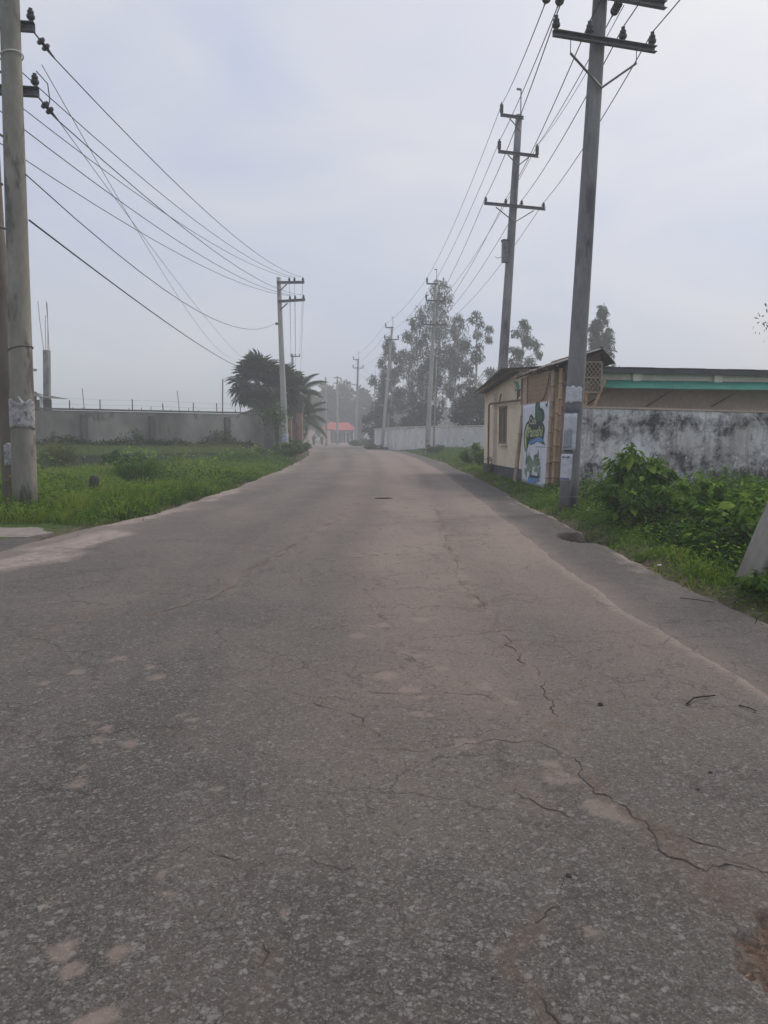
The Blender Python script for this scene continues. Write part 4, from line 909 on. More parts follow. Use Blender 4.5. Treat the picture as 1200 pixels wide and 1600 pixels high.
palm('coconut_palm', 'coconut palm with long arching fronds right of the slim concrete pole', (-7.0, 63.0, 0.0), 5.2, 22, FEATHER, 0.80, (-0.55, 1.25), 73, 0.16, (0.1, 0))
palm('coconut_palm', 'lower dusty coconut palm beside the gate, fronds hanging over the road edge', (-7.4, 69, 0.0), 3.4, 18, FEATHER, 0.85, (-0.5, 1.1), 74, 0.16, (0.2, 0))
palm('coconut_palm', 'low palm under the fan palm crown behind the grey wall', (-8.6, 56.5, 0.4), 2.9, 16, FEATHER, 0.7, (-0.4, 1.2), 75, 0.16)

# ------------------------------------------------------------------ utility poles
def insulator_pin(parent, p, h=0.22, r=0.075, tall=False):
    mb = MB(); p = Vector(p)
    mb.tube([p + Vector((0, 0, -0.12)), p + Vector((0, 0, 0.05))], 0.014, 6)
    o = mb.build('insulator_pin', M['steel'], parent)
    mb = MB()
    if tall:
        prof = [(0.04, 0.02)]
        for k in range(4): prof += [(r, 0.05 + k * h / 4.4), (r * 0.96, 0.05 + (k + .62) * h / 4.4), (r * 0.7, 0.05 + (k + .7) * h / 4.4)]
        prof += [(0.035, h * 1.05), (0.035, h * 1.18)]
    else:
        prof = [(r * 0.55, 0.02), (r, 0.06), (r, 0.1), (r * 0.6, 0.115), (r * 0.78, 0.135), (r * 0.78, 0.175), (r * 0.45, 0.19), (r * 0.5, h)]
    mb.lathe(p, (0, 0, 1), prof, 10)
    mb.build('insulator', M['porcelain'], parent, smooth=False)
    return p + Vector((0, 0, h))

def channel_arm(parent, a, b, w=0.075, h=0.11, side=(0, -1, 0), name='cross_arm'):
    """steel channel: web plus two flanges, with bolt holes shown by studs"""
    a = Vector(a); b = Vector(b); d = (b - a).normalized(); up = Vector((0, 0, 1)); s = d.cross(up).normalized()
    mb = MB(); mb.beam(a, b, 0.012, h)
    for z in (-h / 2 + 0.006, h / 2 - 0.006):
        mb.beam(a + s * (w / 2 + 0.007) + up * z, b + s * (w / 2 + 0.007) + up * z, w, 0.012)
    o = mb.build(name, M['steel'], parent)
    mb = MB(); n = int((b - a).length / 0.28)
    for i in range(n):
        c = a + d * (0.12 + i * 0.28); mb.box(c + s * 0.010, (0.02, 0.006, 0.02), m=Matrix((d, s, up)).transposed())
    if n: mb.build('bolt_hole_studs', M['wire'], parent)  # black studs stand in for the dark of the bolt holes
    return o

def brace(parent, a, m, b):
    mb = MB(); mb.tube([a, m], 0.022, 6); mb.build('brace', M['steel'], parent)
    if b is not None:
        mb = MB(); mb.tube([m, b], 0.022, 6); mb.build('brace', M['steel'], parent)

def pole_shaft(parent, base, top, r0, r1, mat, n=18, name='shaft'):
    base = Vector(base); top = Vector(top)
    mb = MB(); mb.tube([base.lerp(top, q) for q in np.linspace(-0.01, 1, 14)], [r0 + (r1 - r0) * q for q in np.linspace(0, 1, 14)], n)
    return mb.build(name, M[mat], parent, smooth=False)

def shade(o):
    me = o.data; me.polygons.foreach_set('use_smooth', [len(p.vertices) == 4 for p in me.polygons]); return o

ATT = {}     # conductor attachment points by pole
def hv_pole(key, label, base, top, ang, lv=True, up_arm=0.75, mid=0.75, lvw=1.22, r0=0.19, r1=0.11, mat='concrete_light', group='concrete poles of the line on the right', stub_left=False, k=1.0):
    base = Vector(base); top = Vector(top)
    t = thing('utility_pole', label, 'utility pole', tuple(base), group)
    shade(pole_shaft(t, base, top, r0, r1, mat))
    at = lambda z: base.lerp(top, (z - base.z) / (top.z - base.z))
    d = Vector((math.cos(ang), math.sin(ang), 0)); f = Vector((d.y, -d.x, 0)) * 0.16   # arms bolted on the near face
    A = {}
    z0 = top.z
    # lightning rod with bracket
    mb = MB(); p = top + d * 0.07
    mb.tube([p + Vector((0, 0, -0.45)), p + Vector((0, 0, 1.0))], 0.022, 6); mb.build('top_rod', M['steel'], t)
    mb = MB(); mb.box(p + Vector((-0.08, 0, 1.0)), (0.20, 0.05, 0.07), ang); mb.build('rod_bracket', M['steel'], t)
    # upper half arm
    a = at(z0 - 0.15 * k) + f; e = a - d * up_arm
    channel_arm(t, e - d * 0.05, a + d * 0.12)
    brace(t, e + d * 0.35 + Vector((0, 0, -0.07)), a + Vector((0, 0, -0.5)), None)
    A['a'] = insulator_pin(t, e + Vector((0, 0, 0.06)), 0.36, 0.075, True)
    # middle arm
    a = at(z0 - 1.40 * k) + f
    channel_arm(t, a - d * (mid + 0.05), a + d * (mid + 0.05))
    brace(t, a - d * mid * 0.55 + Vector((0, 0, -0.07)), a + Vector((0, 0, -0.45)), a + d * mid * 0.55 + Vector((0, 0, -0.07)))
    A['b'] = insulator_pin(t, a - d * mid + Vector((0, 0, 0.06)), 0.36, 0.075, True)
    A['c'] = insulator_pin(t, a + d * mid + Vector((0, 0, 0.06)), 0.36, 0.075, True)
    if lv:
        a = at(z0 - 3.22 * k) + f
        channel_arm(t, a - d * lvw, a + d * lvw)
        brace(t, a - d * lvw * 0.62 + Vector((0, 0, -0.10)), a + Vector((0, 0, -0.62)), a + d * lvw * 0.62 + Vector((0, 0, -0.10)))
        for j, s in enumerate((-0.95, -0.30, 0.22, 0.95)):
            A['l%d' % j] = insulator_pin(t, a + d * lvw * s + Vector((0, 0, 0.06)), 0.2, 0.065)
    if stub_left:
        a = at(z0 - 4.0) + f
        channel_arm(t, a - d * 1.7 + Vector((0, 0, 0.35)), a)
        brace(t, a - d * 1.4 + Vector((0, 0, 0.2)), a + Vector((0, 0, -1.4)), None)
    ATT[key] = A
    return t

# near right pole (15 m): arm, braces, posters
base = Vector((3.62, 15.1, 0.0)); top = Vector((4.12, 15.1, 12.6))
t = thing('utility_pole', 'tall concrete pole covered in posters standing before the mouldy wall', 'utility pole', tuple(base), 'concrete poles of the line on the right')
R1 = t
shade(pole_shaft(t, base, top, 0.185, 0.115, 'concrete_dark', 22))
atz = lambda z: base.lerp(top, z / 12.6)
ang = R(16.5); d = Vector((math.cos(ang), math.sin(ang), 0)); f = Vector((d.y, -d.x, 0)) * 0.19
a = atz(8.70) + f
channel_arm(t, a - d * 1.03, a + d * 1.11, 0.08, 0.11)
brace(t, a - d * 0.66 + Vector((0, 0, -0.28)), a + Vector((0, 0, -0.80)), a + d * 0.72 + Vector((0, 0, -0.28)))
for s in (-0.66, 0.72):
    mb = MB(); mb.tube([a + d * s + Vector((0, 0, -0.28)), a + d * s + Vector((0, 0, -0.02))], 0.008, 5); mb.build('brace_bolt', M['steel'], t)
A = {}
for k, s in enumerate((-0.96, -0.28, 0.42, 1.05)):
    A['l%d' % k] = insulator_pin(t, a + d * s + Vector((0, 0, 0.08)), 0.24, 0.075)
# dead-end arm higher up with strain insulators and jumpers
a2 = atz(9.50) + f
channel_arm(t, a2 - d * 1.25, a2 + d * 1.25, 0.09, 0.13)
def strain(parent, p, direc, n=3, r=0.085):
    p = Vector(p); direc = Vector(direc).normalized(); q = p
    mb = MB(); mb.tube([p, p + direc * 0.14], 0.016, 6); mb.build('shackle', M['steel'], parent)
    for k in range(n):
        mb = MB(); b = p + direc * (0.12 + k * 0.125)
        mb.lathe(b, direc, [(0.03, 0), (r, 0.03), (r * 0.95, 0.06), (r * 0.45, 0.075), (0.028, 0.115)], 12); mb.build('insulator_disc', M['porcelain'], parent)
    e = p + direc * (0.12 + n * 0.125)
    mb = MB(); mb.tube([e, e + direc * 0.16], [0.03, 0.015], 6); mb.build('clamp', M['steel'], parent)
    return e + direc * 0.16
down = Vector((0.05, 1, 0.06))
for key, s in (('a', -1.12), ('b', -0.85), ('c', 0.32)):
    A[key] = strain(t, a2 + d * s + Vector((0, 0.05, 0)), down)
mb = MB(); mb.beam(a2 - d * 0.55 + Vector((0, 0, 0.02)), a2 + d * 0.05 + Vector((0, -0.02, 0.4)), 0.05, 0.05); mb.build('brace', M['steel'], t)
mb = MB(); mb.beam(a2 + d * 0.5 + Vector((0, 0, 0.5)), a2 + d * 0.06 + Vector((0, 0, -0.05)), 0.05, 0.05); mb.build('brace', M['steel'], t)
for s in (-0.62, -0.35):
    mb = MB(); mb.lathe(a2 + d * s + Vector((0, -0.05, 0.35)), (0.55, -0.3, -0.75), [(0.03, 0), (0.05, 0.03), (0.05, 0.36), (0.03, 0.4)], 8); mb.build('drop_out_fuse', M['steel'], t)
for z in (0.32,):
    mb = MB(); mb.tube([atz(z) + Vector((0.19 * math.cos(q), 0.19 * math.sin(q), 0)) for q in np.linspace(0, 2 * math.pi, 25)], 0.005, 5); mb.build('tie_band', M['slab'], t)
ATT['R1'] = A

def wrap(name, label, cat, ctr, r, a0, a1, z0, z1, mat, torn=0.0, seed=0, lean=(0.04, 0), tiltz=0.0, dark=None):
    """a paper sheet curved round a pole"""
    rr = random.Random(seed); mb = MB(); n = 14; m = 8; vs = []; fs = []
    base_ = atv(ctr, z0)
    for j in range(m + 1):
        for i in range(n + 1):
            q = i / n; a = a0 + (a1 - a0) * q
            zt = z1 + tiltz * (q - .5) - torn * abs(float(vnoise(q * 6, 3.3, seed)))
            zb = z0 + tiltz * (q - .5) + torn * 0.8 * float(vnoise(q * 7, 1.3, seed + 4))
            z = zb + (zt - zb) * j / m
            c = atv(ctr, z); rad = r + 0.004 + 0.012 * torn * float(vnoise(q * 8, j * 1.3, seed + 9))
            vs.append((c.x + rad * math.cos(a), c.y + rad * math.sin(a), z))
    for j in range(m):
        for i in range(n):
            k = j * (n + 1) + i; fs.append((k, k + 1, k + n + 2, k + n + 1))
    mb.add(vs, fs)
    vs2 = []
    o = mb.build(name, mat, None, tuple(base_), smooth=True)
    so = o.modifiers.new('thickness', 'SOLIDIFY'); so.thickness = 0.002; so.offset = 1
    return tag(o, label, cat)
def atv(ctr, z): return ctr[0].lerp(ctr[1], (z - ctr[0].z) / (ctr[1].z - ctr[0].z))
ctr = (base, top); PI = math.pi
wrap('poster', 'torn white poster highest on the right-hand near pole', 'poster', ctr, 0.178, -PI * 0.98, -PI * 0.33, 2.10, 2.50, M['paper'], 0.10, 1)
wrap('poster', 'long white poster in the middle of the right-hand near pole', 'poster', ctr, 0.180, -PI * 0.97, -PI * 0.45, 1.20, 1.94, M['paper'], 0.02, 2)
wrap('poster', 'lowest white notice on the right-hand near pole, violet line at its foot', 'poster', ctr, 0.183, -PI * 1.05, -PI * 0.52, 0.62, 1.16, M['paper'], 0.03, 3)
wrap('poster', 'narrow violet strip under the lowest notice on the near right pole', 'poster', ctr, 0.1865, -PI * 1.05, -PI * 0.60, 0.655, 0.685, M['ink_violet'], 0.0, 4)
wrap('poster', 'grey rounded sticker over the long poster on the near right pole', 'poster', ctr, 0.185, -PI * 0.90, -PI * 0.58, 1.24, 1.66, simple('paper_grey', (0.26, 0.29, 0.31), (0.32, 0.35, 0.37), 8, 0.9, 0.1), 0.06, 5)
wrap('poster', 'dark torn remnant between the two upper posters on the near right pole', 'poster', ctr, 0.1795, -PI * 0.95, -PI * 0.40, 1.96, 2.08, simple('paper_dark', (0.10, 0.11, 0.14), (0.16, 0.17, 0.2), 8, 0.9, 0.1), 0.03, 6)
wrap('poster', 'small dark heading of the lowest notice on the near right pole', 'poster', ctr, 0.1875, -PI * 0.92, -PI * 0.62, 1.07, 1.11, M['ink'], 0.02, 7)
wrap('poster', 'dark strip at the foot of the long poster on the near right pole', 'poster', ctr, 0.1865, -PI * 0.85, -PI * 0.55, 1.195, 1.232, M['ink'], 0.0, 8)

hv_pole('R2', 'second concrete pole rising behind the cream building with three cross arms and a meter box', (4.72, 32.4, 0), (5.44, 32.4, 14.35), R(17), r0=0.23, r1=0.135, mat='concrete_dark', k=1.117, up_arm=0.84, mid=0.84, lvw=1.36)
R2 = bpy.data.objects['utility_pole.001']
mb = MB(); mb.box((4.93, 32.25, 8.96), (0.22, 0.22, 0.84), 0.2); bx = mb.build('meter_box', M['steel'], R2)
mb = MB(); mb.box((4.93, 32.25, 9.41), (0.27, 0.27, 0.05), 0.2); mb.build('box_lid', M['tin_dark'], bx)
mb = MB(); mb.tube([(4.80, 32.2, 8.75), (4.62, 32.2, 8.70), (4.52, 32.2, 8.76)], 0.012, 5); mb.build('box_handle', M['wire'], bx)
hv_pole('R3', 'third concrete pole standing in front of the tallest eucalyptus by the white wall', (3.40, 61, 0.0), (4.01, 61, 13.3), R(14), lvw=1.0)
hv_pole('R4', 'leaning concrete pole at the left end of the white wall', (-0.25, 85, 0), (0.9, 85, 13.3), R(12), lv=False)
hv_pole('R5', 'thin far pole beside the red roofed building with a side arm', (-4.33, 118, 0), (-3.9, 118, 13.1), R(8), lv=False, stub_left=True, r0=0.22, r1=0.14)
hv_pole('R6', 'farthest visible pole of the right line among the far trees', (-2.2, 152, 0), (-1.7, 152, 13.2), R(8), lv=False, group='far poles', r0=0.2, r1=0.13)
# white poster remains on pole three
c3 = (Vector((3.40, 61, 0.0)), Vector((4.01, 61, 13.3)))
wrap('poster', 'pale patchy poster wrapped round the foot of the third pole', 'poster', c3, 0.195, -PI * 0.98, -PI * 0.05, 0.9, 2.9, M['paper_torn'], 0.5, 12)
c4 = (Vector((-0.25, 85, 0)), Vector((0.9, 85, 13.3)))
wrap('poster', 'pale notice round the foot of the leaning pole by the white wall', 'poster', c4, 0.195, -PI * 0.98, -PI * 0.05, 1.3, 2.3, M['paper_torn'], 0.3, 13)
# second thin post beside pole three
t = thing('service_post', 'slim pale post standing right against the third pole', 'post', (3.95, 61.6, 0.1))
mb = MB(); mb.tube([(3.95, 61.6, 0.1), (4.15, 61.6, 7.5)], [0.06, 0.045], 10); shade(mb.build('shaft', M['bark_pale'], t))
mb = MB(); mb.lathe((4.15, 61.6, 7.48), (0, 0, 1), [(0.055, 0), (0.055, 0.04), (0.02, 0.07)], 10); mb.build('cap', M['steel'], t)

# ---- left near poles
LB = Vector((-6.79, 14.5, 0.0)); LT = Vector((-6.62, 14.5, 11.5))
t = thing('utility_pole', 'thick concrete pole at the left edge with a torn poster', 'utility pole', tuple(LB), 'concrete poles on the left')
L1 = t
shade(pole_shaft(t, LB, LT, 0.225, 0.15, 'concrete_pole', 24))
lat = lambda z: LB.lerp(LT, z / 11.5)
ld = Vector((math.cos(R(8)), math.sin(R(8)), 0)); lf = Vector((ld.y, -ld.x, 0)) * -0.22
LA = {}
for nm, z, xe in (('u', 8.86, 0.36), ('w', 7.74, 0.40)):
    a = lat(z) + lf
    channel_arm(t, a - ld * 2.3, a + ld * xe, 0.1, 0.16)
    tgt = Vector((-5.4, 52, 11.7)) - a
    LA[nm + '0'] = strain(t, a + ld * (xe - 0.06) + Vector((0.02, 0.06, -0.05)), Vector((0.30, 0.75, -0.42)), 2, 0.085)
    LA[nm + '1'] = strain(t, a + ld * (-0.75) + Vector((0, 0.06, -0.05)), tgt, 2, 0.085)
    LA[nm + '2'] = strain(t, a + ld * (-1.7) + Vector((0, 0.06, -0.05)), tgt, 2, 0.085)
    for s in (xe - 0.07, -1.1, -2.1):
        insulator_pin(t, a + ld * s + Vector((0, 0, 0.12)), 0.22, 0.075)
    brace(t, a - ld * 1.3 + Vector((0, 0, -0.1)), a + Vector((-0.1, 0, -0.9)), None)
for z, rad, m in ((8.25, 0.196, 'litter'), (3.1, 0.214, 'grey_wall_dark')):
    mb = MB(); mb.tube([lat(z) + Vector((rad * math.cos(q), rad * math.sin(q), 0.05 * math.sin(q + 2))) for q in np.linspace(0, 2 * math.pi, 25)], 0.012, 5); mb.build('tie_band', M[m], t)
mb = MB(); mb.tube([lat(7.7) + Vector((0.40, 0.1, 0.35)), lat(7.7) + Vector((0.58, 0.14, 0.15)), lat(7.7) + Vector((0.60, 0.16, -0.12)), lat(7.7) + Vector((0.55, 0.16, -0.3))], 0.010, 5); mb.build('jumper', M['wire'], t)
cL = (LB, LT)
wrap('poster', 'peeling white torn poster round the thick left pole', 'poster', cL, 0.222, -PI * 1.0, -PI * 0.0, 1.58, 2.22, M['paper_torn'], 0.16, 21)
mb = MB(); c = lat(2.22) + Vector((0.03, -0.24, 0)); mb.add([c, c + Vector((0.10, -0.05, -0.12)), c + Vector((0.13, -0.03, -0.10)), c + Vector((0.03, -0.01, 0.01))], [(0, 1, 2, 3)]); tag(mb.build('paper_scrap', M['litter'], None, tuple(c)), 'curled white paper corner sticking out above the poster of the left pole', 'paper')
# companion pole just behind
B2 = Vector((-7.42, 15.3, 0)); T2 = Vector((-7.70, 15.7, 9.8))
t = thing('utility_pole', 'brown-stained pole leaning close behind the thick left pole', 'utility pole', tuple(B2), 'concrete poles on the left')
shade(pole_shaft(t, B2, T2, 0.17, 0.115, 'concrete_pole_brown', 18))
for z in (5.55, 6.4):
    p = B2.lerp(T2, z / 9.8); mb = MB(); mb.tube([p + Vector((0.15 * math.cos(q), 0.15 * math.sin(q), 0)) for q in np.linspace(0, 2 * math.pi, 19)], 0.014, 5); mb.build('clamp', M['steel'], t)
mb = MB(); mb.box(B2.lerp(T2, 0.19) + Vector((0.17, -0.10, 0.02)), (0.12, 0.06, 0.11)); tag(mb.build('notice_plate', M['litter'], None, tuple(B2.lerp(T2, 0.19))), 'upper small white plate on the brown pole behind the left pole', 'plate')
mb = MB(); mb.box(B2.lerp(T2, 0.176) + Vector((0.17, -0.10, 0.02)), (0.11, 0.06, 0.09)); tag(mb.build('notice_plate', M['litter'], None, tuple(B2.lerp(T2, 0.176))), 'lower small white plate on the brown pole behind the left pole', 'plate')
wrap('poster', 'narrow faded paper strip low on the brown leaning pole', 'poster', (B2, T2), 0.168, -PI * 0.55, -PI * 0.15, 0.85, 1.4, M['paper_torn'], 0.12, 22)

# ---- slim far left pole with two side arms
B = Vector((-6.62, 52, 0)); T = Vector((-6.95, 52, 11.9))
t = thing('utility_pole', 'slim leaning concrete pole before the palms with two arms over the road', 'utility pole', tuple(B), 'concrete poles on the left')
shade(pole_shaft(t, B, T, 0.23, 0.14, 'concrete_light', 16))
l2 = lambda z: B.lerp(T, z / 11.9)
ld2 = Vector((math.cos(R(-3)), math.sin(R(-3)), 0))
E2 = {}
for nm, z, tl in (('u', 11.52, 0.0), ('w', 10.30, 0.10)):
    a = l2(z) + Vector((0, -0.18, 0)); e = a + ld2 * 1.72 + Vector((0, 0, tl))
    channel_arm(t, a - ld2 * 0.1, e, 0.1, 0.17)
    mb = MB(); mb.beam(a + ld2 * 0.05 + Vector((0, 0, -0.55)), a + ld2 * 0.55 + Vector((0, 0, -0.1)), 0.07, 0.07); mb.build('brace', M['steel'], t)
    for k, s in enumerate((0.72, 1.06, 1.62)):
        E2[nm + str(k)] = insulator_pin(t, a + ld2 * s + Vector((0, 0, tl * s / 1.72 + 0.09)), 0.24, 0.085)
mb = MB(); mb.box(l2(8.9) + Vector((-0.25, 0, 0)), (0.16, 0.12, 0.14)); mb.build('shackle', M['porcelain'], t)
wrap('poster', 'blue and white notice near the foot of the slim left pole', 'poster', (B, T), 0.228, -PI * 0.95, -PI * 0.05, 0.95, 1.75, simple('paper_blue', (0.30, 0.34, 0.48), (0.52, 0.54, 0.60), 5, 0.9, 0.1), 0.2, 23)
t = thing('service_post', 'thin white post just left of the slim pole foot', 'post', (-7.15, 51.6, 0.0))
mb = MB(); mb.tube([(-7.15, 51.6, 0), (-7.08, 51.6, 3.1)], [0.08, 0.07], 10); mb.build('shaft', M['white_paint'], t)
mb = MB(); mb.lathe((-7.08, 51.6, 3.09), (0, 0, 1), [(0.09, 0), (0.09, 0.05), (0.03, 0.09)], 10); mb.build('cap', M['steel'], t)
# far left line
B = Vector((-10.6, 90, 0)); T = Vector((-10.55, 90, 10.9))
t = thing('utility_pole', 'far pole whose cross arm shows above the palm crowns', 'utility pole', tuple(B), 'far poles')
shade(pole_shaft(t, B, T, 0.18, 0.12, 'concrete_light', 12))
E3 = {}
for nm, z in (('u', 10.6), ('w', 7.6)):
    a = Vector((-10.2, 89.85, z)); channel_arm(t, a - Vector((0.55, 0, 0)), a + Vector((0.55, 0, 0)), 0.09, 0.13)
    for k, s in enumerate((-0.5, 0.0, 0.5)): E3[nm + str(k)] = insulator_pin(t, a + Vector((s, 0, 0.08)), 0.22, 0.08)
t = thing('utility_pole', 'bare thin grey pole standing left of the red roof', 'utility pole', (-8.23, 110, 0), 'far poles')
shade(pole_shaft(t, (-8.2, 110, 0), (-8.25, 110, 9.7), 0.17, 0.11, 'concrete_light', 12))
mb = MB(); mb.lathe((-8.25, 110, 9.68), (0, 0, 1), [(0.12, 0), (0.12, 0.06), (0.04, 0.1)], 10); mb.build('cap', M['steel'], t)
t = thing('utility_pole', 'distant pole with short stacked arms above the red roof', 'utility pole', (-7.9, 131, 0), 'far poles')
shade(pole_shaft(t, (-7.9, 131, 0), (-7.85, 131, 11.5), 0.2, 0.13, 'concrete_light', 12))
for z, x0, x1 in ((11.2, -0.65, 0.65), (10.5, -0.1, 0.75), (10.3, -0.7, 0.1)):
    channel_arm(t, (-7.86 + x0, 130.8, z), (-7.86 + x1, 130.8, z), 0.1, 0.13)

# concrete pole leaning out of the frame on the right
SB = Vector((3.60, 7.42, -0.15)); ST = Vector((6.75, 8.6, 7.0))
t = thing('leaning_pole', 'stout grey concrete pole leaning to the right at the right edge', 'pole', (3.63, 7.42, 0))
shade(pole_shaft(t, SB, ST, 0.225, 0.14, 'concrete_pole', 28))
mb = MB(); q = SB.lerp(ST, 0.94); mb.tube([q + Vector((0.155 * math.cos(x), 0.155 * math.sin(x), -0.07 * math.cos(x))) for x in np.linspace(0, 2 * PI, 21)], 0.014, 5); mb.build('clamp', M['steel'], t)

# ------------------------------------------------------------------ wires: each conductor one thing
def wire(label, pts, sag, r=0.011, name='overhead_wire', cat='wire', group=None, seg=16):
    out = []
    for i in range(len(pts) - 1):
        a, b = Vector(pts[i]), Vector(pts[i + 1]); s = sag[i] if hasattr(sag, '__len__') else sag
        for k in range(seg + (1 if i == len(pts) - 2 else 0)):
            q = k / seg; p = a.lerp(b, q); p.z -= 4 * s * q * (1 - q); out.append(p)
    mb = MB(); mb.tube(out, r, 5, True); o = mb.build(name, M['wire'], None, tuple(pts[0]), smooth=True)
    return tag(o, label, cat, group)
GW = 'wires of the right-hand line'
wire('highest left wire of the right-hand line, running over the tops of all poles', [ATT['R1']['a'], ATT['R2']['a'], ATT['R3']['a'], ATT['R4']['a'], ATT['R5']['a'], ATT['R6']['a']], [0.12, 0.5, 0.4, 0.5, 0.5], group=GW)
wire('wire over the left end of the middle arms of the right-hand line', [ATT['R1']['b'], ATT['R2']['b'], ATT['R3']['b'], ATT['R4']['b'], ATT['R5']['b'], ATT['R6']['b']], [0.12, 0.5, 0.4, 0.5, 0.5], group=GW)
wire('wire over the right end of the middle arms of the right-hand line', [ATT['R1']['c'], ATT['R2']['c'], ATT['R3']['c'], ATT['R4']['c'], ATT['R5']['c'], ATT['R6']['c']], [0.12, 0.5, 0.4, 0.5, 0.5], group=GW)
wire('thin jumper running beside the right middle-arm wire from the near pole', [a2 + d * 0.42 + Vector((0, 0.1, -0.05)), ATT['R2']['c'] + Vector((0.02, -0.03, 0.02))], [0.2], 0.008, group=GW)
ord_ = ['leftmost', 'second from left', 'third from left', 'rightmost']
dirb = [(-0.1, -9, 1.2), (0.4, -9, 1.5), (1.1, -9, 1.9), (2.0, -9, 2.2)]
for k in range(4):
    p1 = ATT['R1']['l%d' % k]; p2 = ATT['R2']['l%d' % k]; p3 = ATT['R3']['l%d' % k]
    wire('%s of four low wires on the long right-hand cross arms' % ord_[k], [p1 + Vector(dirb[k]), p1, p2, p3, (0.9 + 0.2 * k, 86, 9.6)], [0.25, 0.22, 0.6, 0.4], group=GW)
GL = 'wires of the left-hand line'
lw = [('u0', 'u2', 'uppermost left wire, ending at the outer insulator of the slim pole upper arm'), ('u1', 'u1', 'wire from the left pole to the middle insulator of the slim pole upper arm'), ('u2', 'u0', 'wire from the left pole to the inner insulator of the slim pole upper arm'),
      ('w0', 'w2', 'wire from the left pole to the outer end of the slim pole lower arm'), ('w1', 'w1', 'wire from the left pole to the middle insulator of the slim pole lower arm'), ('w2', 'w0', 'wire from the left pole to the inner insulator of the slim pole lower arm')]
for a, b, lab in lw:
    wire(lab, [LA[a], E2[b], E3[b]], [0.75, 0.5], group=GL)
wire('single sagging wire below the arms, from the left pole to the slim pole side', [(-6.50, 14.5, 6.22), (-7.2, 52, 8.92)], [1.3], group=GL)
wire('thick black cable slanting down from the left pole into the palms', [(-6.48, 14.5, 5.42), (-10.6, 57, 6.5)], [0.25], 0.017, 'overhead_cable', 'cable')
wire('faint thin wire dropping steeply across the others, left one', [(-6.30, 14.9, 8.3), (-15.2, 78, 9.2)], [1.1], 0.007)
wire('faint thin wire dropping steeply across the others, right one', [(-6.24, 14.9, 7.6), (-13.6, 78, 8.8)], [0.5], 0.007)

# ------------------------------------------------------------------ building on the right
def quad_wall(name, mat, parent, a, b, z0, z1, thick=0.2, z1b=None, inward=1):
    """vertical wall slab from plan point a to b; inward = side to which the thickness goes"""
    a = Vector((a[0], a[1], 0)); b = Vector((b[0], b[1], 0)); d = (b - a).normalized(); n = Vector((-d.y, d.x, 0)) * thick * inward
    z1b = z1 if z1b is None else z1b
    vs = [a + Vector((0, 0, z0)), b + Vector((0, 0, z0)), b + Vector((0, 0, z1b)), a + Vector((0, 0, z1))]
    vs += [v + n for v in vs]
    mb = MB(); mb.add(vs, [(0, 1, 2, 3), (7, 6, 5, 4), (0, 4, 5, 1), (1, 5, 6, 2), (2, 6, 7, 3), (3, 7, 4, 0)])
    return mb.build(name, mat, parent)

def corr(name, mat, parent, p00, p10, p01, p11, pitch=0.08, amp=0.012, thick=0.004, rows=2, sagv=0.0):
    """corrugated sheet; ribs run from p0x to p1x, waves across from px0 to px1 (p00->p01 is the width)"""
    p00, p10, p01, p11 = map(Vector, (p00, p10, p01, p11))
    W = (p01 - p00).length; n = max(4, int(W / pitch * 6))
    nm = (p10 - p00).cross(p01 - p00).normalized()
    if nm.z < 0: nm = -nm
    vs = []; fs = []
    for j in range(rows + 1):
        v = j / rows
        for i in range(n + 1):
            u = i / n; p = (p00.lerp(p10, v)).lerp(p01.lerp(p11, v), u) + nm * (amp * math.sin(2 * PI * u * W / pitch) - sagv * math.sin(PI * v))
            vs.append(p)
    k = len(vs); vs += [v - nm * thick for v in vs]
    for j in range(rows):
        for i in range(n):
            a = j * (n + 1) + i; q = (a, a + 1, a + n + 2, a + n + 1); fs.append(q); fs.append(tuple(x + k for x in reversed(q)))
    for i in range(n):
        fs.append((i + 1, i, i + k, i + 1 + k)); a = rows * (n + 1) + i; fs.append((a, a + 1, a + 1 + k, a + k))
    for j in range(rows):
        a = j * (n + 1); fs.append((a, a + n + 1, a + n + 1 + k, a + k)); a += n; fs.append((a + n + 1, a, a + k, a + n + 1 + k))
    mb = MB(); mb.add(vs, fs); return mb.build(name, mat, parent)

S1 = (4.70, 21.75); S2 = (4.02, 31.0); E1 = (14.2, 23.75); E2_ = (14.2, 33.0)
bld = thing('roadside_building', 'cream plastered single-storey building with dark tin roof and green awning', 'building', (4.7, 21.75, 0))
RIDGE = 25.2
def side_pt(y): t_ = (y - S1[1]) / (S2[1] - S1[1]); return (S1[0] + (S2[0] - S1[0]) * t_, y)
# gable end facing the road, built as two slabs meeting under the ridge, left and right of the window
def gable_z(y): return 3.30 + (3.60 - 3.30) * (y - S1[1]) / (RIDGE - S1[1]) if y < RIDGE else 3.60 + (3.16 - 3.60) * (y - RIDGE) / (S2[1] - RIDGE)
def gable(y0, y1, z0, z1=None, mat='cream'):
    a, b = side_pt(y0), side_pt(y1)
    return quad_wall('wall', M[mat], bld, a, b, z0, gable_z(y0) if z1 is None else z1, 0.2, gable_z(y1) if z1 is None else z1, -1)
WY0, WY1, WZ0, WZ1 = 27.1, 28.4, 1.24, 2.52
gable(S1[1], RIDGE, 0.42); gable(RIDGE, WY0, 0.42); gable(WY1, S2[1], 0.42); gable(WY0, WY1, 0.42, WZ0); 
a, b = side_pt(WY0), side_pt(WY1)
quad_wall('wall', M['cream'], bld, a, b, WZ1, gable_z(WY0), 0.2, gable_z(WY1), -1)
quad_wall('plinth', M['plinth'], bld, (S1[0] - 0.03, S1[1]), (S2[0] - 0.03, S2[1]), -0.25, 0.42, 0.26, None, -1)
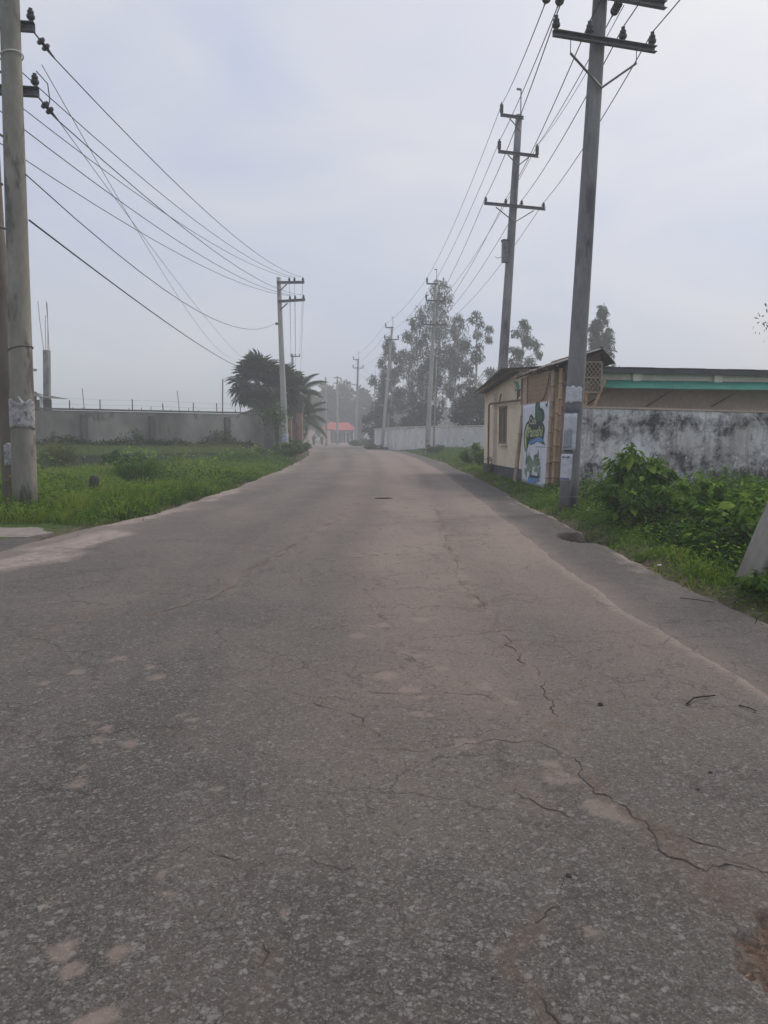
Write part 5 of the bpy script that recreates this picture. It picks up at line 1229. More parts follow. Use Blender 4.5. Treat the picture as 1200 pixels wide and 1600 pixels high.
# window with shutters
w = thing('tmp', 'x', 'x'); bpy.data.objects.remove(w)
dn = Vector((-1, -0.03, 0)); av = Vector((*a, 0)); bv = Vector((*b, 0))
mb = MB()
for p, q in (((av, WZ0), (bv, WZ0)), ((av, WZ1), (bv, WZ1))):
    mb.beam(p[0] + Vector((0.03, 0, p[1])), q[0] + Vector((0.03, 0, q[1])), 0.10, 0.07)
for p in (av, av.lerp(bv, 0.5), bv): mb.beam(p + Vector((0.04, 0, WZ0)), p + Vector((0.04, 0, WZ1)), 0.07, 0.07, (0, 1, 0))
win = mb.build('window', M['wood'], bld)
for i in range(10):
    q = (i + 0.5) / 10; p = av.lerp(bv, q); mb = MB(); mb.box(p + Vector((0.085, 0, (WZ0 + WZ1) / 2)), (0.03, 0.165, WZ1 - WZ0 - 0.08)); mb.build('shutter_board', M['wood'], win)
mb = MB(); mb.box(av.lerp(bv, 0.5) + Vector((-0.03, 0, WZ0 - 0.06)), (0.14, 1.45, 0.05)); mb.build('sill', M['cream'], win)
# corner pilaster between window and far corner, rusty pipe frame, tap bracket
for y in (28.85,):
    p = side_pt(y); mb = MB(); mb.box((p[0] - 0.05, y, 1.75), (0.14, 0.28, 2.62)); mb.build('pilaster', M['cream_dim'], bld)
pp = [(side_pt(29.4)[0] - 0.16, 29.4, 0.20), (side_pt(29.4)[0] - 0.16, 29.4, 2.64), (side_pt(29.2)[0] - 0.16, 29.2, 2.70), (side_pt(24.2)[0] - 0.16, 24.2, 2.62)]
mb = MB(); mb.tube(pp, 0.035, 8); mb.build('pipe', M['rust_pipe'], bld)
mb = MB(); mb.tube([(side_pt(28.2)[0] - 0.05, 28.2, 2.66), (side_pt(27.2)[0] - 0.2, 27.2, 2.95)], 0.03, 6); mb.build('strut', M['rust_pipe'], bld)
mb = MB(); p = side_pt(25.0); mb.tube([(p[0] - 0.16, 25, 2.62), (p[0] - 0.16, 25, 3.12)], 0.03, 6); mb.tube([(p[0] - 0.16, 24.6, 2.95), (p[0] - 0.16, 25.4, 2.98)], 0.03, 6); mb.tube([(p[0] - 0.16, 24.75, 2.98), (p[0] - 0.16, 24.7, 2.74)], 0.025, 6); mb.build('tap', M['rust_pipe'], bld)
# front wall behind the mouldy boundary wall
fd = (Vector((*E1, 0)) - Vector((*S1, 0))).normalized()
fr = lambda s: (S1[0] + fd.x * s, S1[1] + fd.y * s)
quad_wall('wall', M['brown_plaster'], bld, fr(0.21), E1, -0.25, 2.94, 0.2, None, 1)  # wall below the awning; the awning's shade is mixed into this brown
quad_wall('wall', M['cream_dim'], bld, fr(0.21), E1, 2.943, 3.30, 0.2, None, 1)
quad_wall('wall', M['cream_dim'], bld, E1, E2_, -0.25, 3.25, 0.2, None, 1)
quad_wall('wall', M['cream_dim'], bld, (S2[0] + 0.21, S2[1]), E2_, -0.25, 3.12, 0.2, None, -1)
for s in (2.55, 5.15, 7.6):
    p = fr(s); mb = MB(); mb.box((p[0], p[1] - 0.03, 3.13), (0.26, 0.16, 0.34), math.atan2(fd.y, fd.x)); mb.build('pilaster', M['cream_dim'], bld)
mb = MB(); mb.beam((*fr(0.3), 2.28), (*fr(9.3), 2.28), 0.16, 0.10); mb.build('ledge', M['brown_plaster'], bld)
# roof sheets: front slope and back slope
nf = Vector((fd.y, -fd.x, 0))            # outward from the front wall
NS = 12; SL = 9.75
for i in range(NS):
    s0 = -0.25 + SL * i / NS; s1 = -0.25 + SL * (i + 1) / NS + 0.03; lift = 0.006 * (i % 2)
    f0, f1 = Vector((*fr(s0), 0)), Vector((*fr(s1), 0))
    e0 = f0 + nf * 0.20 + Vector((0, 0, 3.42 + lift)); e1 = f1 + nf * 0.20 + Vector((0, 0, 3.42 + lift))
    r0_ = Vector((f0.x - nf.x * 3.4, f0.y - nf.y * 3.4, 3.655 + lift)); r1_ = Vector((f1.x - nf.x * 3.4, f1.y - nf.y * 3.4, 3.655 + lift))
    corr('roof_sheet', M['tin_dark'], bld, e0, r0_, e1, r1_, 0.09, 0.014)
    x0 = -0.42 + SL * i / NS; x1 = -0.42 + SL * (i + 1) / NS + 0.03
    corr('roof_sheet', M['tin_dark'], bld, (r0_.x, r0_.y + 0.05, 3.65 + lift), (S2[0] + x0, S2[1] + 0.55 + 0.15 * x0, 3.20 + lift), (r1_.x, r1_.y + 0.05, 3.65 + lift), (S2[0] + x1, S2[1] + 0.55 + 0.15 * x1, 3.20 + lift), 0.09, 0.014)
mb = MB(); mb.beam(Vector((*fr(-0.2), 3.33)) + nf * 0.16, Vector((*fr(9.4), 3.33)) + nf * 0.16, 0.04, 0.13); mb.build('fascia', M['tin_dark'], bld)
mb = MB(); mb.beam((side_pt(25.0)[0] - 0.36, 25.0, 3.65), (S2[0] - 0.40, 31.5, 3.12), 0.05, 0.12); mb.build('barge_board', M['wood'], bld)
mb = MB(); mb.beam((4.35, 22.0, 3.30), (side_pt(25.0)[0] - 0.36, 25.0, 3.65), 0.05, 0.12); mb.build('barge_board', M['wood'], bld)
# green awning in sheets with braces
aw = None
for i in range(9):
    s0 = 1.15 + 0.92 * i; s1 = s0 + 0.94; lift = 0.004 * (i % 2)
    f0, f1 = Vector((*fr(s0), 0)), Vector((*fr(s1), 0))
    corr('awning_sheet', M['tin_green'], bld, f0 + nf * 0.88 + Vector((0, 0, 2.80 + lift)), f0 + nf * 0.01 + Vector((0, 0, 3.08 + lift)), f1 + nf * 0.88 + Vector((0, 0, 2.80 + lift)), f1 + nf * 0.01 + Vector((0, 0, 3.08 + lift)), 0.08, 0.012)
for s in (1.35, 3.25, 5.35, 7.3):
    p = Vector((*fr(s), 0)); q = Vector((*fr(s - 0.35), 0)); mb = MB(); mb.tube([p + nf * 0.80 + Vector((0, 0, 2.79)), q + nf * 0.02 + Vector((0, 0, 2.34))], 0.022, 6); mb.build('awning_brace', M['rust_pipe'], bld)

# ------------------------------------------------------------------ mouldy boundary wall
ga = Vector((4.95, 19.55, 0)); gb = Vector((10.35, 20.75, 0)); gd = (gb - ga).normalized(); gn = Vector((gd.y, -gd.x, 0))
gw = thing('boundary_wall', 'low whitewashed wall stained black with mould behind the bushes', 'wall', tuple(ga))
nx, nz = 90, 36; vs = []; fs = []
for j in range(nz + 1):
    for i in range(nx + 1):
        u = i / nx; v = j / nz; L_ = (gb - ga).length
        z = -0.3 + (2.50 - 0.09 * u + 0.02 * (vnoise(u * 24, 0.5, 141) - 0.5)) * v
        p = ga + gd * (u * L_) + gn * (0.012 * (float(fbm(u * 18, v * 8, 142)) - 0.5)); vs.append((p.x, p.y, float(z)))
k = len(vs)
for i in range(nx + 1):
    p = Vector(vs[nz * (nx + 1) + i]) - gn * 0.2; vs.append(tuple(p))
for i in range(nx + 1):
    p = Vector(vs[i]) - gn * 0.2; vs.append(tuple(p))
for j in range(nz):
    for i in range(nx):
        a = j * (nx + 1) + i; fs.append((a, a + 1, a + nx + 2, a + nx + 1))
for i in range(nx):
    a = nz * (nx + 1) + i; fs.append((a, a + 1, k + i + 1, k + i)); fs.append((k + i, k + i + 1, k + nx + 1 + i + 1, k + nx + 1 + i))
fs.append(tuple([j * (nx + 1) for j in range(nz + 1)] + [k, k + nx + 1])); fs.append(tuple([j * (nx + 1) + nx for j in range(nz, -1, -1)] + [k + 2 * nx + 1, k + nx]))
mb = MB(); mb.add(vs, fs); mb.build('plastered_face', M['grime'], gw)
mb = MB(); mb.beam(ga - gn * 0.1 + Vector((0, 0, 2.225)) + gd * 0.03, gb - gn * 0.1 + Vector((0, 0, 2.135)), 0.27, 0.045); mb.build('coping', M['brown_plaster'], gw)
mb = MB(); mb.box(gb + gd * 0.16 + Vector((0, 0, 0.85)), (0.26, 0.26, 2.4), math.atan2(gd.y, gd.x)); mb.build('dark_gap', M['plinth'], gw)  # dark block added where the wall ends in a shadowed gap

# ------------------------------------------------------------------ bamboo stall
A_ = Vector((4.36, 23.9, 0)); B_ = Vector((4.62, 20.62, 0)); C_ = Vector((5.82, 20.55, 0))
st = thing('bamboo_stall', 'bamboo stall front with woven mat screen and patched tin roof', 'stall', (4.62, 20.62, 0))
def bamboo(parent, a, b, r=0.045, mat='bamboo', nodes=True, gap=0.38):
    a = Vector(a); b = Vector(b); L_ = (b - a).length; n = max(2, int(L_ / gap)); pts = []; rad = []
    for i in range(n):
        for q, k in ((0.0, 1.0), (0.04, 1.16), (0.08, 0.97), (0.5, 0.95), (0.95, 0.97)):
            pts.append(a.lerp(b, (i + q) / n)); rad.append(r * k)
    pts.append(b); rad.append(r)
    mb = MB(); mb.tube(pts, rad, 9); o = mb.build('bamboo_post', M[mat], parent, smooth=True)
    mb = MB(); dd = (b - a).normalized()
    for i in range(1, n): mb.lathe(a.lerp(b, (i + 0.035) / n) - dd * 0.008, dd, [(r * 1.10, 0), (r * 1.19, 0.008), (r * 1.10, 0.016)], 9)
    mb.build('nodes', M['bamboo_node'], o)
    return o
sd = (B_ - A_).normalized(); so_ = Vector((sd.y, -sd.x, 0)) * 1.0
if so_.x > 0: so_ = -so_
bamboo(st, A_ + sd * 0.05 + so_ * 0.32 + Vector((0, 0, -0.05)), A_ - sd * 0.1 + so_ * 0.02 + Vector((0, 0, 2.60)), 0.065, 'bamboo_grey', gap=0.5)
for k, (s, off, m, r, top_) in enumerate(((3.02, 0.10, 'bamboo', 0.055, 2.62), (3.16, 0.02, 'bamboo', 0.05, 2.7), (3.27, -0.06, 'bamboo', 0.06, 3.28), (3.22, 0.14, 'bamboo_grey', 0.05, 3.2), (3.36, 0.05, 'bamboo', 0.045, 2.5))):
    bamboo(st, A_ + sd * s + so_ * (off + 0.08) + Vector((0, 0, -0.05)), A_ + sd * (s + 0.05) + so_ * off + Vector((0, 0, top_)), r, m)
bamboo(st, B_ + Vector((0.62, -0.05, 0)), B_ + Vector((0.75, -0.05, 3.2)), 0.05, 'bamboo')
bamboo(st, C_ + Vector((-0.42, -0.1, 1.9)), C_ + Vector((-0.02, -0.1, 2.95)), 0.04, 'bamboo')
for q in (0.55, 0.62, 0.70): 
    mb = MB(); z = 2.2 * (1 - q); mb.beam(A_ + sd * 2.98 + so_ * 0.17 + Vector((0, 0, z)), A_ + sd * 3.42 + so_ * 0.17 + Vector((0, 0, z)), 0.03, 0.03); mb.build('rung', M['bamboo'], st)
# woven mat screen: strips one by one over a backing
mp_a = A_ + so_ * 0.10 - sd * 0.02; L_ = 3.22
mb = MB(); mb.beam(mp_a + Vector((0, 0, 2.86)), mp_a + sd * L_ + Vector((0, 0, 2.86)), 0.012, 0.80); scr = mb.build('mat_screen', simple('mat_weave', (0.40, 0.27, 0.20), (0.50, 0.36, 0.275), 7, 0.85, 0.4, 0.004, stretch=(1, 1, 8)), st)
rr = random.Random(4)
for i in range(19):
    z = 2.48 + i * 0.0415; s0 = 0.72 + rr.uniform(-0.03, 0.03); s1 = 3.0 - 0.25 * (i < 6) + rr.uniform(-0.05, 0.05)
    pts = [mp_a + so_ * (0.013 + 0.006 * math.sin(s * 9 + i * PI)) + sd * s + Vector((0, 0, z + 0.004 * math.sin(s * 6 + i))) for s in np.linspace(s0, s1, 14)]
    mb = MB(); mb.tube(pts, 0.014, 5); mb.build('cane_strip', M['bamboo_grey'] if i % 3 else M['bamboo'], scr)
for s in (0.0, 0.68, 3.05, 3.2):
    mb = MB(); mb.beam(mp_a + sd * s + so_ * 0.03 + Vector((0, 0, 2.44)), mp_a + sd * (s + 0.02) + so_ * 0.03 + Vector((0, 0, 3.26)), 0.035, 0.05, (0, 1, 0)); mb.build('batten', M['wood'], scr)
mb = MB(); mb.tube([mp_a + sd * (2.2 + 0.8 * q) + so_ * 0.045 + Vector((0, 0, 2.47 + 0.7 * q * q)) for q in np.linspace(0, 1, 10)], 0.014, 5); mb.build('loose_cane', M['bamboo_node'], scr)
mb = MB(); mb.beam(mp_a + so_ * 0.03 + Vector((0, 0, 2.445)), mp_a + sd * L_ + so_ * 0.03 + Vector((0, 0, 2.455)), 0.03, 0.03); mb.build('bottom_cane', M['bamboo'], scr)
# tin roof of the stall
ridge_a = Vector((5.20, 24.1, 3.74)); ridge_b = Vector((5.66, 20.35, 3.76)); eave_a = A_ + so_ * 0.32 + Vector((0, 0.2, 3.30)); eave_b = B_ + so_ * 0.30 + Vector((0, -0.35, 3.34))
for i in range(11):
    u0, u1 = i / 11, (i + 1) / 11 + 0.012; lf_ = 0.010 * (i % 2) + rr.uniform(0, 0.012)
    corr('roof_sheet', M['tin_rust'] if i % 2 else M['tin_pale'], st, eave_a.lerp(eave_b, u0) + Vector((0, 0, lf_)) + so_ * rr.uniform(-0.04, 0.05), ridge_a.lerp(ridge_b, u0) + Vector((0, 0, lf_)), eave_a.lerp(eave_b, u1) + Vector((0, 0, lf_)) + so_ * rr.uniform(-0.04, 0.05), ridge_a.lerp(ridge_b, u1) + Vector((0, 0, lf_)), 0.085, 0.018, 0.004, 2)
re_a = Vector((6.1, 24.3, 3.40)); re_b = Vector((6.05, 20.45, 3.40))
for i in range(8):
    u0, u1 = i / 8, (i + 1) / 8 + 0.01
    corr('roof_sheet', M['tin_dark'], st, re_a.lerp(re_b, u0), ridge_a.lerp(ridge_b, u0) + Vector((0.01, 0, -0.004)), re_a.lerp(re_b, u1), ridge_a.lerp(ridge_b, u1) + Vector((0.01, 0, -0.004)), 0.085, 0.014)
mb = MB(); mb.tube([ridge_a + Vector((0, 0.05, 0.02)), ridge_b + Vector((0, -0.04, 0.02))], 0.035, 7); mb.build('ridge_pole', M['bamboo_node'], st)
for s in (0.05, 0.3, 0.55, 0.8):
    mb = MB(); p = eave_a.lerp(eave_b, s); q = ridge_a.lerp(ridge_b, s); mb.beam(p - Vector((0, 0, 0.05)), q - Vector((0, 0, 0.05)), 0.05, 0.05); mb.build('rafter', M['wood'], st)
# gable front: board and crossed cane lattice
gp = Vector((4.75, 20.42, 0)); gq = Vector((5.75, 20.48, 0))
mb = MB(); mb.add([gp + Vector((0, 0.06, 2.95)), gq + Vector((0, 0.06, 2.95)), gq + Vector((0, 0.06, 3.36)), ridge_b + Vector((0, 0.12, -0.06)), gp + Vector((0, 0.06, 3.34)), gp + Vector((0, 0.09, 2.95)), gq + Vector((0, 0.09, 2.95)), gq + Vector((0, 0.09, 3.36)), ridge_b + Vector((0, 0.15, -0.06)), gp + Vector((0, 0.09, 3.34))], [(0, 1, 2, 3, 4), (9, 8, 7, 6, 5), (0, 5, 6, 1), (1, 6, 7, 2), (2, 7, 8, 3), (3, 8, 9, 4), (4, 9, 5, 0)])
mb.build('gable_board', M['dark_wood_gate'], st)
lx0, lx1, lz0, lz1 = 5.18, 5.70, 2.64, 3.42
mb = MB(); yl = 20.40
for a, b in (((lx0, lz0), (lx1, lz0)), ((lx0, lz0), (lx0, lz1)), ((lx1, lz0), (lx1, lz1)), ((lx0, 3.02), (lx1, 3.02)), ((lx0, lz1), (lx1, lz1))):
    mb.beam((a[0], yl, a[1]), (b[0], yl, b[1]), 0.03, 0.035, (0, 1, 0))
lt = mb.build('lattice_frame', M['lattice'], st)
def clipseg(x, z, dx, dz):
    ts = [0]; T_ = []
    for k in np.linspace(0, 1.4, 141):
        X_, Z_ = x + dx * k, z + dz * k
        if lx0 <= X_ <= lx1 and lz0 <= Z_ <= lz1: T_.append(k)
    return (T_[0], T_[-1]) if len(T_) > 6 else None
for sgn in (1, -1):
    for i in range(-6, 14):
        x = lx0 + i * 0.11; z = lz0 if sgn > 0 else lz1
        q = clipseg(x, z, 0.75, 0.95 * sgn)
        if q:
            yy = yl - 0.012 * sgn; mb = MB()
            mb.beam((x + 0.75 * q[0], yy, z + 0.95 * sgn * q[0]), (x + 0.75 * q[1], yy, z + 0.95 * sgn * q[1]), 0.012, 0.022, (0, 1, 0)); mb.build('lattice_strip', M['lattice'], lt)
# scrap of green tin at the far end of the screen
mb = MB(); q = A_ + so_ * 0.22 + Vector((0, 0.25, 3.12)); mb.add([q + Vector((-0.05, 0.55, 0.10)), q + Vector((-0.02, -0.25, 0.04)), q + Vector((0.02, -0.30, -0.14)), q + Vector((0.0, 0.1, -0.20)), q + Vector((-0.02, 0.2, -0.03))], [(0, 1, 2, 3, 4)])
o = mb.build('tin_scrap', M['tin_green'], None, tuple(q)); o.modifiers.new('thickness', 'SOLIDIFY').thickness = 0.004
tag(o, 'torn scrap of green tin hanging at the corner of the bamboo screen', 'tin sheet')

# banner hung below the screen, facing the road
bo = A_ + so_ * 0.14 + sd * 0.22 + Vector((0, 0, 0.10)); BW, BH = 2.78, 2.36
bn = thing('banner', 'pale blue-white banner with green lettered logo and painted village scene', 'banner', tuple(bo))
def bp(s, z, off): return bo + sd * s + Vector((0, 0, z)) + so_ * off
nx, nz = 24, 16; vs = []; fs = []
def sway(s, z): return 0.0012 * math.sin(s * 2.2 + z * 1.1)
for j in range(nz + 1):
    for i in range(nx + 1):
        s = BW * i / nx; z = BH * j / nz; vs.append(bp(s, z + 0.10 * (s / BW) * (1 - z / BH) * -0.8, sway(s, z)))
for j in range(nz):
    for i in range(nx):
        a = j * (nx + 1) + i; fs.append((a, a + 1, a + nx + 2, a + nx + 1))
mb = MB(); mb.add(vs, fs); sh_ = mb.build('sheet', M['banner'], bn, smooth=True); sh_.modifiers.new('thickness', 'SOLIDIFY').thickness = 0.003
def flat_print(name, pts, lvl, mat):
    mb = MB(); c = (sum(p[0] for p in pts) / len(pts), sum(p[1] for p in pts) / len(pts))
    off = lambda p: sway(*p) + 0.004 + 0.0015 * lvl
    mb.add([bp(*c, off(c))] + [bp(*p, off(p)) for p in pts], [(0, i + 1, (i + 1) % len(pts) + 1) for i in range(len(pts))]); return mb.build(name, mat, bn)
def smooth_poly(pts, n=4):
    out = []; m = len(pts)
    for i in range(m):
        p0, p1, p2, p3 = [Vector((*pts[(i + k - 1) % m], 0)) for k in range(4)]
        for q in range(n):
            t_ = q / n; v = 0.5 * ((2 * p1) + (p2 - p0) * t_ + (2 * p0 - 5 * p1 + 4 * p2 - p3) * t_ ** 2 + (3 * p1 - p0 - 3 * p2 + p3) * t_ ** 3); out.append((v.x, v.y))
    return out
X_ = lambda u: u * BW; Z_ = lambda v: v * BH      # fractions of the banner
def fp(name, pts, lvl, mat, n=4): return flat_print(name, smooth_poly([(X_(u), Z_(v)) for u, v in pts], n), lvl, M[mat])
fp('logo_leaf', [(0.52, 0.80), (0.50, 0.90), (0.52, 0.995), (0.66, 0.995), (0.68, 0.93), (0.80, 0.90), (0.84, 0.82), (0.80, 0.76), (0.66, 0.73)], 1, 'print_dark')
fp('logo_leaf', [(0.55, 0.82), (0.54, 0.92), (0.56, 0.985), (0.64, 0.985), (0.66, 0.90), (0.76, 0.86), (0.76, 0.79), (0.66, 0.76)], 2, 'print_green')
fp('logo_outline', [(0.08, 0.50), (0.07, 0.62), (0.14, 0.74), (0.24, 0.78), (0.30, 0.84), (0.36, 0.86), (0.44, 0.82), (0.60, 0.80), (0.78, 0.75), (0.86, 0.68), (0.84, 0.60), (0.80, 0.55), (0.60, 0.58), (0.40, 0.55), (0.24, 0.51), (0.22, 0.44), (0.18, 0.39), (0.12, 0.42)], 1, 'print_dark')
fp('logo_swoosh', [(0.26, 0.515), (0.42, 0.55), (0.60, 0.585), (0.76, 0.585), (0.80, 0.55), (0.88, 0.495), (0.84, 0.49), (0.74, 0.525), (0.60, 0.53), (0.46, 0.495), (0.34, 0.485)], 2, 'print_dark')
fp('logo_swoosh', [(0.29, 0.512), (0.43, 0.54), (0.60, 0.572), (0.74, 0.572), (0.79, 0.54), (0.82, 0.515), (0.74, 0.535), (0.60, 0.541), (0.46, 0.508), (0.34, 0.496)], 3, 'print_blue')
fp('logo_stroke', [(0.11, 0.50), (0.11, 0.62), (0.18, 0.72), (0.25, 0.745), (0.24, 0.70), (0.18, 0.64), (0.17, 0.54), (0.19, 0.46), (0.17, 0.41), (0.14, 0.44)], 2, 'print_lime')
def text_mesh(body, size, shear, off):
    cu = bpy.data.curves.new('lettering', 'FONT'); cu.body = body; cu.size = size; cu.shear = shear; cu.offset = off; cu.resolution_u = 3
    ob = bpy.data.objects.new('lettering', cu); COL.objects.link(ob); bpy.context.view_layer.update()
    me = bpy.data.meshes.new_from_object(ob.evaluated_get(bpy.context.evaluated_depsgraph_get())); bpy.data.objects.remove(ob); return me
def lettering(body, u, v, width, height, mat, lvl, slope=0.0, shear=0.2, off=0.012):
    me = text_mesh(body, 1.0, shear, off); co = np.array([vv.co[:] for vv in me.vertices]); mn, mx = co.min(0), co.max(0)
    o0 = LOC[bn.name]
    for vv in me.vertices:
        s = X_(u) + (vv.co.x - mn[0]) / (mx[0] - mn[0]) * X_(width); z = Z_(v) + (vv.co.y - mn[1]) / (mx[1] - mn[1]) * Z_(height) + slope * (s - X_(u))
        vv.co = bp(s, z, sway(s, z) + 0.004 + 0.0015 * lvl) - o0
    return link('lettering', me, bn, None, M[mat])
lettering('Cafe', 0.29, 0.735, 0.26, 0.085, 'print_cream', 3, 0.0, 0.15, 0.01)
lettering('Panshi', 0.22, 0.575, 0.58, 0.125, 'print_lime', 3, 0.02, 0.15, 0.02)
for i in range(5):
    u = 0.56 + 0.07 * i; fp('small_print', [(u, 0.455), (u + 0.05, 0.458), (u + 0.05, 0.468), (u, 0.465)], 1, 'print_water', 1)
fp('bird_print', [(0.86, 0.97), (0.91, 0.955), (0.93, 0.99), (0.95, 0.985), (0.93, 0.93), (0.90, 0.925)], 1, 'print_dark')
# painted village: trees, huts, pond
rr = random.Random(12)
def blob(u, v, ru, rv, lvl, mat, n=11, jag=0.28):
    pts = [(u + ru * math.cos(a_) * (1 - jag * rr.random()), v + rv * math.sin(a_) * (1 - jag * rr.random())) for a_ in [2 * PI * k / n for k in range(n)]]
    return fp('painted_scene', pts, lvl, mat, 3)
for k in range(34): blob(0.14 + 0.60 * rr.random(), 0.11 + 0.23 * rr.random(), 0.03 + 0.05 * rr.random(), 0.02 + 0.045 * rr.random(), 1 + (k % 3), 'print_tree' if k % 4 else 'print_hut', 9, 0.5)
for u, v, h_ in ((0.20, 0.36, 0.10), (0.30, 0.36, 0.07), (0.36, 0.30, 0.08), (0.64, 0.40, 0.06), (0.62, 0.30, 0.07)):
    fp('painted_scene', [(u - 0.03, v - h_), (u - 0.012, v), (u, v + h_ * 0.6), (u + 0.012, v), (u + 0.03, v - h_)], 4, 'print_tree', 2)
for u, v in ((0.34, 0.20), (0.50, 0.22), (0.26, 0.15), (0.58, 0.16)):
    fp('painted_scene', [(u - 0.07, v), (u - 0.05, v + 0.05), (u, v + 0.09), (u + 0.05, v + 0.05), (u + 0.07, v)], 5, 'print_hut', 2)
blob(0.48, 0.06, 0.26, 0.05, 3, 'print_water'); blob(0.40, 0.035, 0.16, 0.03, 4, 'print_blue'); blob(0.50, 0.095, 0.20, 0.02, 5, 'print_dark')

# ------------------------------------------------------------------ white wall on the right, in panels
wp = [(-1.1, 97.0), (1.25, 80.5), (3.1, 75.2), (8.6, 66.0), (16, 58.0)]
ww = thing('white_wall', 'long whitewashed boundary wall beyond the cream building', 'wall', (1.25, 80.5, 0))
cum = []
for (ax, ay), (bx_, by_) in zip(wp[:-1], wp[1:]):
    Ls = math.hypot(bx_ - ax, by_ - ay); n = max(2, int(round(Ls / 2.9)))
    for i in range(n):
        p = (ax + (bx_ - ax) * i / n, ay + (by_ - ay) * i / n); q = (ax + (bx_ - ax) * (i + 0.97) / n, ay + (by_ - ay) * (i + 0.97) / n)
        quad_wall('panel', M['white_wall'], ww, p, q, -0.1, 2.28 + 0.03 * math.sin(i * 3.1 + ax), 0.16, None, 1)
        mb = MB(); mb.box((p[0], p[1], 1.13), (0.24, 0.30, 2.5)); mb.build('post', M['white_paint'], ww)
mb = MB()
for (ax, ay), (bx_, by_) in zip(wp[:-1], wp[1:]): mb.beam((ax, ay + 0.08, 2.36), (bx_, by_ + 0.08, 2.36), 0.30, 0.08)
mb.build('coping', M['white_wall'], ww)

# ------------------------------------------------------------------ left side: boundary wall, ledge, gate, unfinished column, shed
lw_ = thing('boundary_wall', 'long grey cement boundary wall behind the left verge with wire posts on top', 'wall', (-14, 44.45, 1.0))
xs_ = np.linspace(-31, -7.5, 10)
for x0, x1 in zip(xs_[:-1], xs_[1:]):
    quad_wall('panel', M['grey_wall'], lw_, (x0, float(left_wall_y(x0))), (x1 - 0.004, float(left_wall_y(x1 - 0.004))), 0.2, 2.86, 0.18, None, 1)
mb = MB(); mb.beam((-31, float(left_wall_y(-31)) + 0.09, 2.91), (-7.45, float(left_wall_y(-7.45)) + 0.09, 2.95), 0.30, 0.09); mb.build('coping', M['grey_wall_dark'], lw_)
for x in (-25.5, -22.0, -16.4, -13.45, -9.75):
    y = float(left_wall_y(x)); mb = MB(); mb.box((x, y - 0.07, 1.35), (0.34, 0.30, 2.6), R(41)); mb.build('pilaster', M['grey_wall_dark'], lw_)
ptop = []
for x, h_ in ((-19.0, .66), (-17.0, .64), (-15.75, .66), (-14.35, .66), (-12.95, .64), (-11.5, .66), (-10.3, .62), (-9.05, .64)):
    y = float(left_wall_y(x)) + 0.1; mb = MB(); mb.beam((x, y, 2.93), (x + 0.03 * math.sin(x * 7), y, 2.93 + h_ * (0.85 + 0.15 * math.sin(x * 3))), 0.045, 0.045, (0, 1, 0)); mb.build('wire_post', M['twig'], lw_); ptop.append((x, y, 2.93 + h_))
for k in range(2):
    mb = MB(); mb.tube([(p[0], p[1], p[2] - 0.08 - 0.3 * k + 0.03 * math.sin(i * 2 + k)) for i, p in enumerate(ptop)], 0.003, 4); mb.build('barbed_wire', M['wire'], lw_)
rr = random.Random(8)
for k in range(16):
    x = -19 + 11 * rr.random(); y = float(left_wall_y(x)) + 0.12; mb = MB(); mb.tube([(x, y, 2.93), (x + 0.02 * rr.random(), y, 3.03 + 0.18 * rr.random())], 0.018, 5); mb.build('rebar_stub', M['rust_pipe'], lw_)
# leaning canes behind the wall
for (x, y, h_, dx, lab) in ((-10.35, 49.4, 5.1, 0.12, 'tall dark bamboo cane sticking up behind the grey wall near the palms'), (-12.6, 48.5, 4.3, -0.3, 'thin leaning stick behind the middle of the grey wall'), (-17.6, 46.0, 4.3, -0.25, 'thin faint stick behind the left part of the grey wall')):
    c_ = thing('bamboo_cane', lab, 'cane', (x, y, 0.5)); bamboo(c_, (x, y, 0.5), (x + dx, y, h_), 0.035 if h_ > 5 else 0.02, 'bamboo_node', True, 0.5)
# low retaining ledge in front
lg = thing('retaining_ledge', 'low dark green retaining ledge above the ditch on the left', 'ledge', (-14, 37.85, 0))
xs_ = np.linspace(-30, -9.3, 9)
for x0, x1 in zip(xs_[:-1], xs_[1:]):
    quad_wall('block', M['dark_cement'], lg, (x0, float(left_ledge_y(x0))), (x1 - 0.03, float(left_ledge_y(x1 - 0.03))), -0.5, 0.56 + 0.02 * math.sin(x0 * 5), 0.3, None, 1)
# short cement stump in the verge
mb = MB(); mb.tube([(-6.93, 18.3, -0.1), (-6.92, 18.3, 0.25), (-6.89, 18.3, 0.50), (-6.88, 18.3, 0.56)], [0.12, 0.115, 0.12, 0.085], 9)
tag(mb.build('cement_stump', M['dark_cement'], None, (-6.93, 18.3, 0)), 'short dark cement stump standing in the left verge grass', 'stump')
# vine-topped pillar at the wall end
vp = thing('gate_pillar', 'grey pillar with a dark vine on top at the end of the left wall', 'pillar', (-7.15, 48.6, 0))
mb = MB(); mb.box((-7.18, 48.6, 1.25), (0.62, 0.62, 2.9)); mb.build('shaft', M['grey_wall_dark'], vp)
mb = MB(); mb.box((-6.72, 49.0, 1.15), (0.26, 0.5, 2.6)); mb.build('side_pier', M['grey_wall_dark'], vp)
n = 900; C = np.stack([rng.normal(-6.95, 0.36, n), rng.normal(48.6, 0.32, n), 2.75 + rng.normal(0, 0.22, n)], -1); C[:250, 2] -= rng.uniform(0, 0.9, 250)
leaves('vine', C, rdir(n), rdir(n), rng.uniform(0.10, 0.2, n), rng.uniform(0.06, 0.12, n), rng.uniform(0, 0.5, n), M['weed'], vp)
